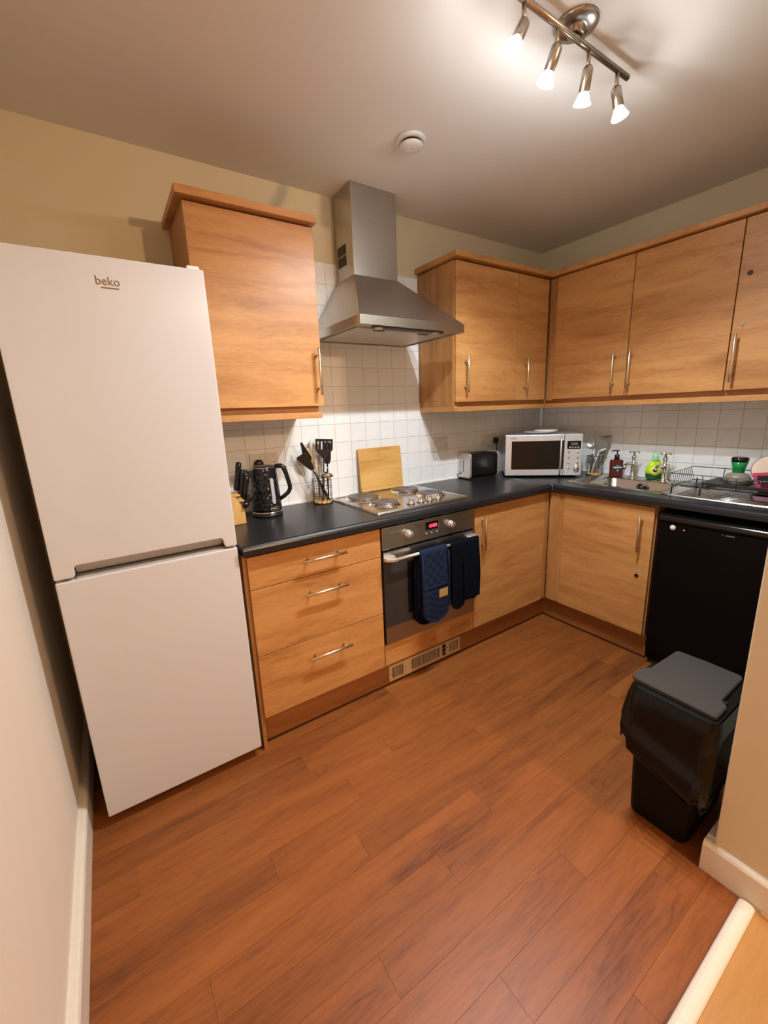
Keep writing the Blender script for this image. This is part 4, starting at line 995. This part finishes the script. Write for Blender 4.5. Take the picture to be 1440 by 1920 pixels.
# washing up liquid
GX, GY = 2.975, -0.922
t = thing('washing_up_liquid', 'lime green washing-up liquid bottle with dark green foot behind the taps', 'bottle', (GX, GY, WT), math.radians(-50))
z_ = 0.005
bm = lathe(B(), [(0.036, z_), (0.043, z_+0.006), (0.047, z_+0.030), (0.047, z_+0.034)], (0, 0, 0), 28, sy=0.55); obj('foot', bm, 'green_dark', t, local=True)
bm = lathe(B(), [(0.046, z_+0.034), (0.047, z_+0.055), (0.042, z_+0.080), (0.030, z_+0.098), (0.017, z_+0.108), (0.0145, z_+0.112)], (0, 0, 0), 28, sy=0.55); bt = obj('body', bm, 'lime', t, local=True)
bm = lathe(B(), [(0.030, 0), (0.030, 0.001), (0, 0.0012)], (0, -0.0265, z_+0.055), 26, (0, -1, 0), capt=False); obj('label', bm, 'lime_light', bt, local=True)
bm = lathe(B(), [(0.015, z_+0.112), (0.0165, z_+0.114), (0.0165, z_+0.140), (0.013, z_+0.144), (0.0125, z_+0.158), (0, z_+0.159)], (0, 0, 0), 22, capt=False); obj('cap', bm, 'green_cap', t, local=True)

# ================================================================ DISH RACK
t = thing('dish_rack', 'black wire dish rack standing on the sink drainer', 'dish rack', (2.76, -1.38, WT))
RX0, RX1, RY0, RY1 = 2.610, 2.885, -1.62, -1.155
zb_, zt_ = WT+0.045, WT+0.112
bm = B()
tube(bm, [(RX0, RY1, zt_-0.006), (RX1, RY1, zt_), (RX1, RY0, zt_), (RX0, RY0, zt_-0.006)], 0.0024, 6, closed=True)
obj('top_rim', bm, 'wire', t)
bm = B(); tube(bm, [(RX0+0.02, RY1-0.02, zb_), (RX1-0.02, RY1-0.02, zb_), (RX1-0.02, RY0+0.02, zb_), (RX0+0.02, RY0+0.02, zb_)], 0.0022, 6, closed=True)
obj('base_frame', bm, 'wire', t)
for i in range(11):
    x = RX0+0.022+0.0225*i
    obj('wire', tube(B(), [(x, RY1, zt_-0.003), (x, RY1-0.018, zb_+0.004), (x, RY1-0.06, zb_-0.006), (x, RY1-0.12, zb_-0.004)], 0.0016, 6), 'wire', t)
for i in range(9):
    x = RX0+0.03+0.026*i
    obj('plate_prong', tube(B(), [(x, RY1-0.12, zb_-0.004), (x, RY1-0.16, zb_-0.008), (x+0.006, RY1-0.195, zb_+0.010), (x+0.012, RY1-0.215, zb_+0.045)], 0.0016, 6), 'wire', t)
bm = B()
for y in (RY1-0.14, RY1-0.27, RY1-0.40):
    tube(bm, [(RX0, y, zt_-0.006), (RX0+0.018, y, zb_), (RX1-0.018, y, zb_), (RX1, y, zt_)], 0.0020, 6)
for i in range(8):
    x = RX0+0.03+0.03*i; tube(bm, [(x, RY1-0.12, zb_), (x, RY0+0.02, zb_)], 0.0014, 5)
obj('floor_wires', bm, 'wire', t)
for x, y in ((RX0+0.004, RY1-0.012), (RX0+0.004, RY0+0.07), (RX1-0.02, RY1-0.03), (RX1-0.02, RY0+0.07), (RX0+0.004, RY1-0.135)):
    obj('leg', tube(B(), [(x, y, zb_+0.01), (x, y, WT+0.006)], [0.0035, 0.0045], 8), 'black', t)
# things in the rack
zc = zb_+0.003
t = thing('baking_tray', 'dark grey non-stick baking tray lying in the dish rack', 'baking tray', (2.75, -1.43, zc))
bm = B(); loft(bm, [rl(2.660, 2.850, -1.565, -1.300, 0.02, zc+0.001), rl(2.645, 2.862, -1.580, -1.288, 0.02, zc+0.020), rl(2.640, 2.867, -1.586, -1.282, 0.02, zc+0.020), rl(2.640, 2.867, -1.586, -1.282, 0.02, zc+0.023), rl(2.648, 2.859, -1.578, -1.290, 0.02, zc+0.0225), rl(2.664, 2.846, -1.561, -1.304, 0.02, zc+0.0045)], smooth=False, cap0=True, cap1=True)
obj('tray', bm, 'tray', t)
t = thing('bowl', 'upturned taupe stoneware bowl in the dish rack under the green tumbler', 'bowl', (2.775, -1.382, zc+0.005))
obj('bowl_body', lathe(B(), [(0.052, 0.0), (0.054, 0.006), (0.050, 0.024), (0.042, 0.034), (0.024, 0.040), (0.022, 0.043), (0, 0.043)], (2.775, -1.382, zc+0.0235), 32, capt=False), 'taupe', t)
obj('bowl_rim', lathe(B(), [(0.050, -0.018), (0.053, -0.016), (0.0535, 0.0)], (2.775, -1.382, zc+0.0235), 32), 'taupe_dark', t)
zt2 = zc+0.0672
t = thing('tumbler', 'green glass tumbler upside down on the taupe bowl', 'tumbler', (2.775, -1.382, zt2))
obj('glass_body', lathe(B(), [(0.024, 0.0), (0.0245, 0.002), (0.026, 0.022), (0.033, 0.050)], (2.775, -1.382, zt2), 30), 'green_glass', t)
obj('thick_foot', lathe(B(), [(0.033, 0.050), (0.0345, 0.062), (0.032, 0.070), (0.025, 0.072), (0, 0.071)], (2.775, -1.382, zt2), 30, capt=False), 'black_gloss', t)
pc = Vector((2.80, -1.497, zc+0.080))
t = thing('plate', 'cream plate with brown rim standing upright at the end of the dish rack', 'plate', (2.80, -1.497, zc))
pn = Vector((-0.80, -0.30, 0.45)).normalized()
obj('dish', lathe(B(), [(0.0, -0.004), (0.045, -0.004), (0.070, 0.004), (0.074, 0.007), (0.071, 0.008), (0.046, 0.000), (0.0, 0.0)], pc, 36, tuple(pn), capb=False, capt=False), 'cream', t)
u_, v_, _ = frame(pn); obj('rim', tube(B(), [pc+pn*0.0065+0.0735*(math.cos(2*PI*k/36)*u_+math.sin(2*PI*k/36)*v_) for k in range(36)], 0.0018, 6, closed=True), 'maroon', t)
t = thing('pink_chopping_mat', 'bright pink plastic flap leaning against the plate in the dish rack', 'chopping mat', (2.74, -1.48, zc))
bm = B(); prism(bm, [(-1.452, 0.052), (-1.445, 0.072), (-1.60, 0.098), (-1.60, 0.02), (-1.468, 0.004)], lambda a, b, d: (2.738+d, a, zc+b), -0.002, 0.002); obj('sheet', bm, 'pink', t)
t = thing('dotted_case', 'black case edged with white dots at the right edge of the dish rack', 'case', (2.70, -1.53, zc))
bm = B(); prism(bm, [(-1.475, 0.03), (-1.475, 0.068), (-1.60, 0.082), (-1.60, 0.03)], lambda a, b, d: (2.705+d, a, zc+b), -0.006, 0.006); obj('case_body', bm, 'black', t, bevel=0.002)
bm = B()
for k in range(9): bmesh.ops.create_icosphere(bm, subdivisions=1, radius=0.0024, matrix=Matrix.Translation((2.698, -1.478-0.012*k, zc+0.036+0.0025*k)))
obj('dots', bm, 'white_plastic', t)
t = thing('maroon_tray', 'maroon plastic tray on the drainer under the right end of the rack', 'tray', (2.72, -1.56, WT+0.006))
bm = B(); loft(bm, [rl(2.650, 2.80, -1.598, -1.478, 0.012, WT+0.006), rl(2.643, 2.806, -1.604, -1.470, 0.012, WT+0.030), rl(2.648, 2.80, -1.600, -1.475, 0.012, WT+0.0295), rl(2.654, 2.796, -1.594, -1.482, 0.012, WT+0.009)], smooth=False, cap0=True, cap1=True); obj('tray_body', bm, 'maroon', t)

# ================================================================ DISHWASHER
t = thing('dishwasher', 'black freestanding dishwasher under the drainer', 'dishwasher', (2.75, -1.48, 0))
DY0, DY1, DX = -1.765, -1.187, 2.462
obj('body', bx(DX+0.040, 3.0, DY0, DY1, 0.02, 0.848), 'dishwasher', t, bevel=0.003)
d = obj('door', bx(DX, DX+0.038, DY0+0.002, DY1-0.002, 0.105, 0.800), 'dishwasher', t, bevel=0.004)
bm = B(); prism(bm, [(DX-0.001, 0.802), (DX-0.012, 0.812), (DX-0.012, 0.832), (DX+0.004, 0.846), (DX+0.039, 0.846), (DX+0.039, 0.802)], lambda a, b, dd: (a, dd, b), DY0+0.002, DY1-0.004)
tr = obj('top_rail', bm, 'black_gloss', t, bevel=0.004)
obj('kick_plate', bx(DX+0.045, DX+0.06, DY0+0.004, DY1-0.004, 0.004, 0.100), 'black_matte', t)
for y in (DY0+0.05, DY1-0.05): obj('foot', lathe(B(), [(0.016, 0), (0.016, 0.012), (0.008, 0.014), (0.008, 0.021)], (2.55, y, 0), 12), 'black', t)
bm = lathe(B(), [(0.0125, 0), (0.0125, 0.004), (0.010, 0.007), (0, 0.0072)], (DX-0.0002, -1.2535, 0.780), 24, (-1, 0, 0), capt=False); obj('power_button', bm, 'white_plastic', d)
obj('button_ring', lathe(B(), [(0.0165, 0), (0.0165, 0.002), (0.0128, 0.0025)], (DX-0.0001, -1.2535, 0.780), 24, (-1, 0, 0)), 'black_gloss', d)
bm = lathe(B(), [(0.0028, 0), (0.002, 0.0015), (0, 0.002)], (DX-0.0002, -1.300, 0.776), 10, (-1, 0, 0), capt=False); obj('indicator', bm, 'led', d)
for y0, y1 in ((-1.452, -1.447), (-1.494, -1.462)): obj('logo', bx(DX-0.0008, DX+0.0005, y0, y1, 0.7835, 0.7895), 'rubber', d)

# ================================================================ BIN
t = thing('rubbish_bin', 'black kitchen bin with grey lid in front of the dishwasher', 'bin', (1.70, -1.65, 0))
def rr3(x0, x1, y0, y1, r, z, n=4): return [(a, b, z) for a, b in rrect(x0, x1, y0, y1, r, n)]
bm = B(); loft(bm, [rr3(1.556, 1.832, -1.735, -1.570, 0.025, 0.001), rr3(1.552, 1.838, -1.740, -1.565, 0.03, 0.010), rr3(1.548, 1.852, -1.768, -1.545, 0.03, 0.455), rr3(1.542, 1.858, -1.772, -1.540, 0.03, 0.457), rr3(1.542, 1.858, -1.772, -1.540, 0.03, 0.478), rr3(1.556, 1.844, -1.758, -1.554, 0.02, 0.480)], smooth=False, cap0=True, cap1=True)
obj('bin_body', bm, 'bin', t)
# lid : front bar and flap with side notches
lo = [(1.562, -1.756), (1.566, -1.764), (1.636, -1.764), (1.642, -1.758), (1.643, -1.752), (1.662, -1.744), (1.838, -1.742), (1.846, -1.734), (1.850, -1.64), (1.846, -1.556), (1.838, -1.549), (1.662, -1.542), (1.643, -1.534), (1.640, -1.527), (1.632, -1.522), (1.578, -1.526), (1.566, -1.540)]
lo = [(x, y) for x, y in lo]
bm = B()
def lidz(x, y, z): return z+0.006*(1-((x-1.70)/0.16)**2)*(1-((y+1.645)/0.13)**2)
loops = []
cx_, cy_ = 1.705, -1.645
for f, z in ((1.0, 0.482), (1.0, 0.492), (0.975, 0.4965), (0.80, 0.4975), (0.5, 0.499), (0.2, 0.500)):
    loops.append([(cx_+(x-cx_)*f, cy_+(y-cy_)*f, z) for x, y in lo])
loft(bm, loops, smooth=False, cap0=True, cap1=True)
lid = obj('lid', bm, 'lid', t, bevel=0.0)
obj('hinge', bx(1.656, 1.668, -1.757, -1.746, 0.4815, 0.490), 'black', t)
obj('hinge', bx(1.656, 1.700, -1.541, -1.534, 0.4815, 0.494), 'black_gloss', t)
# bin bag skirt
bm = B(); n = 96; loops = []; rows_ = 16
base = rrect(1.540, 1.860, -1.774, -1.538, 0.035, 23)
cx_, cy_ = 1.70, -1.656
for j in range(rows_+1):
    f = j/rows_; l = []
    for k in range(len(base)):
        x, y = base[k]
        # hem height varies : front-left longer
        side = (y-cy_)/0.118
        hem = 0.265+0.055*side+0.02*math.sin(k*0.37)+0.012*math.sin(k*0.9)
        z = 0.481-(0.481-hem)*f
        nz = noise.noise(Vector((x*12, y*12+3, z*8)))*0.55+(0.5-abs(noise.noise(Vector((x*22+5, y*22, z*17)))))*0.5
        outw = 0.003+0.026*f**0.7+0.030*nz*(0.2+f)
        dx, dy = x-cx_, y-cy_; dl = math.hypot(dx, dy); nx_, ny_ = dx/dl, dy/dl
        if x < 1.56: nx_, ny_ = -1, 0.3*ny_
        ex = max(outw, 0.002)
        if x < 1.56 and y > -1.60: ex += 0.022*math.exp(-((f-0.85)/0.25)**2)
        yy = y+ny_*ex
        l.append((x+nx_*ex, max(yy, -1.7835), z))
    loops.append(l)
l2 = [((x-cx_)*0.985+cx_, (y-cy_)*0.985+cy_, z+0.012+0.006*math.sin(i)) for i, (x, y, z) in enumerate(loops[-1])]
loops.append(l2)
loft(bm, loops, smooth=True)
bag = obj('bin_bag', bm, 'bag', t, smooth=True)
hemz = loops[-2]
obj('bag_hem', tube(B(), hemz[::2], 0.0035, 6, closed=True), 'bag', bag)
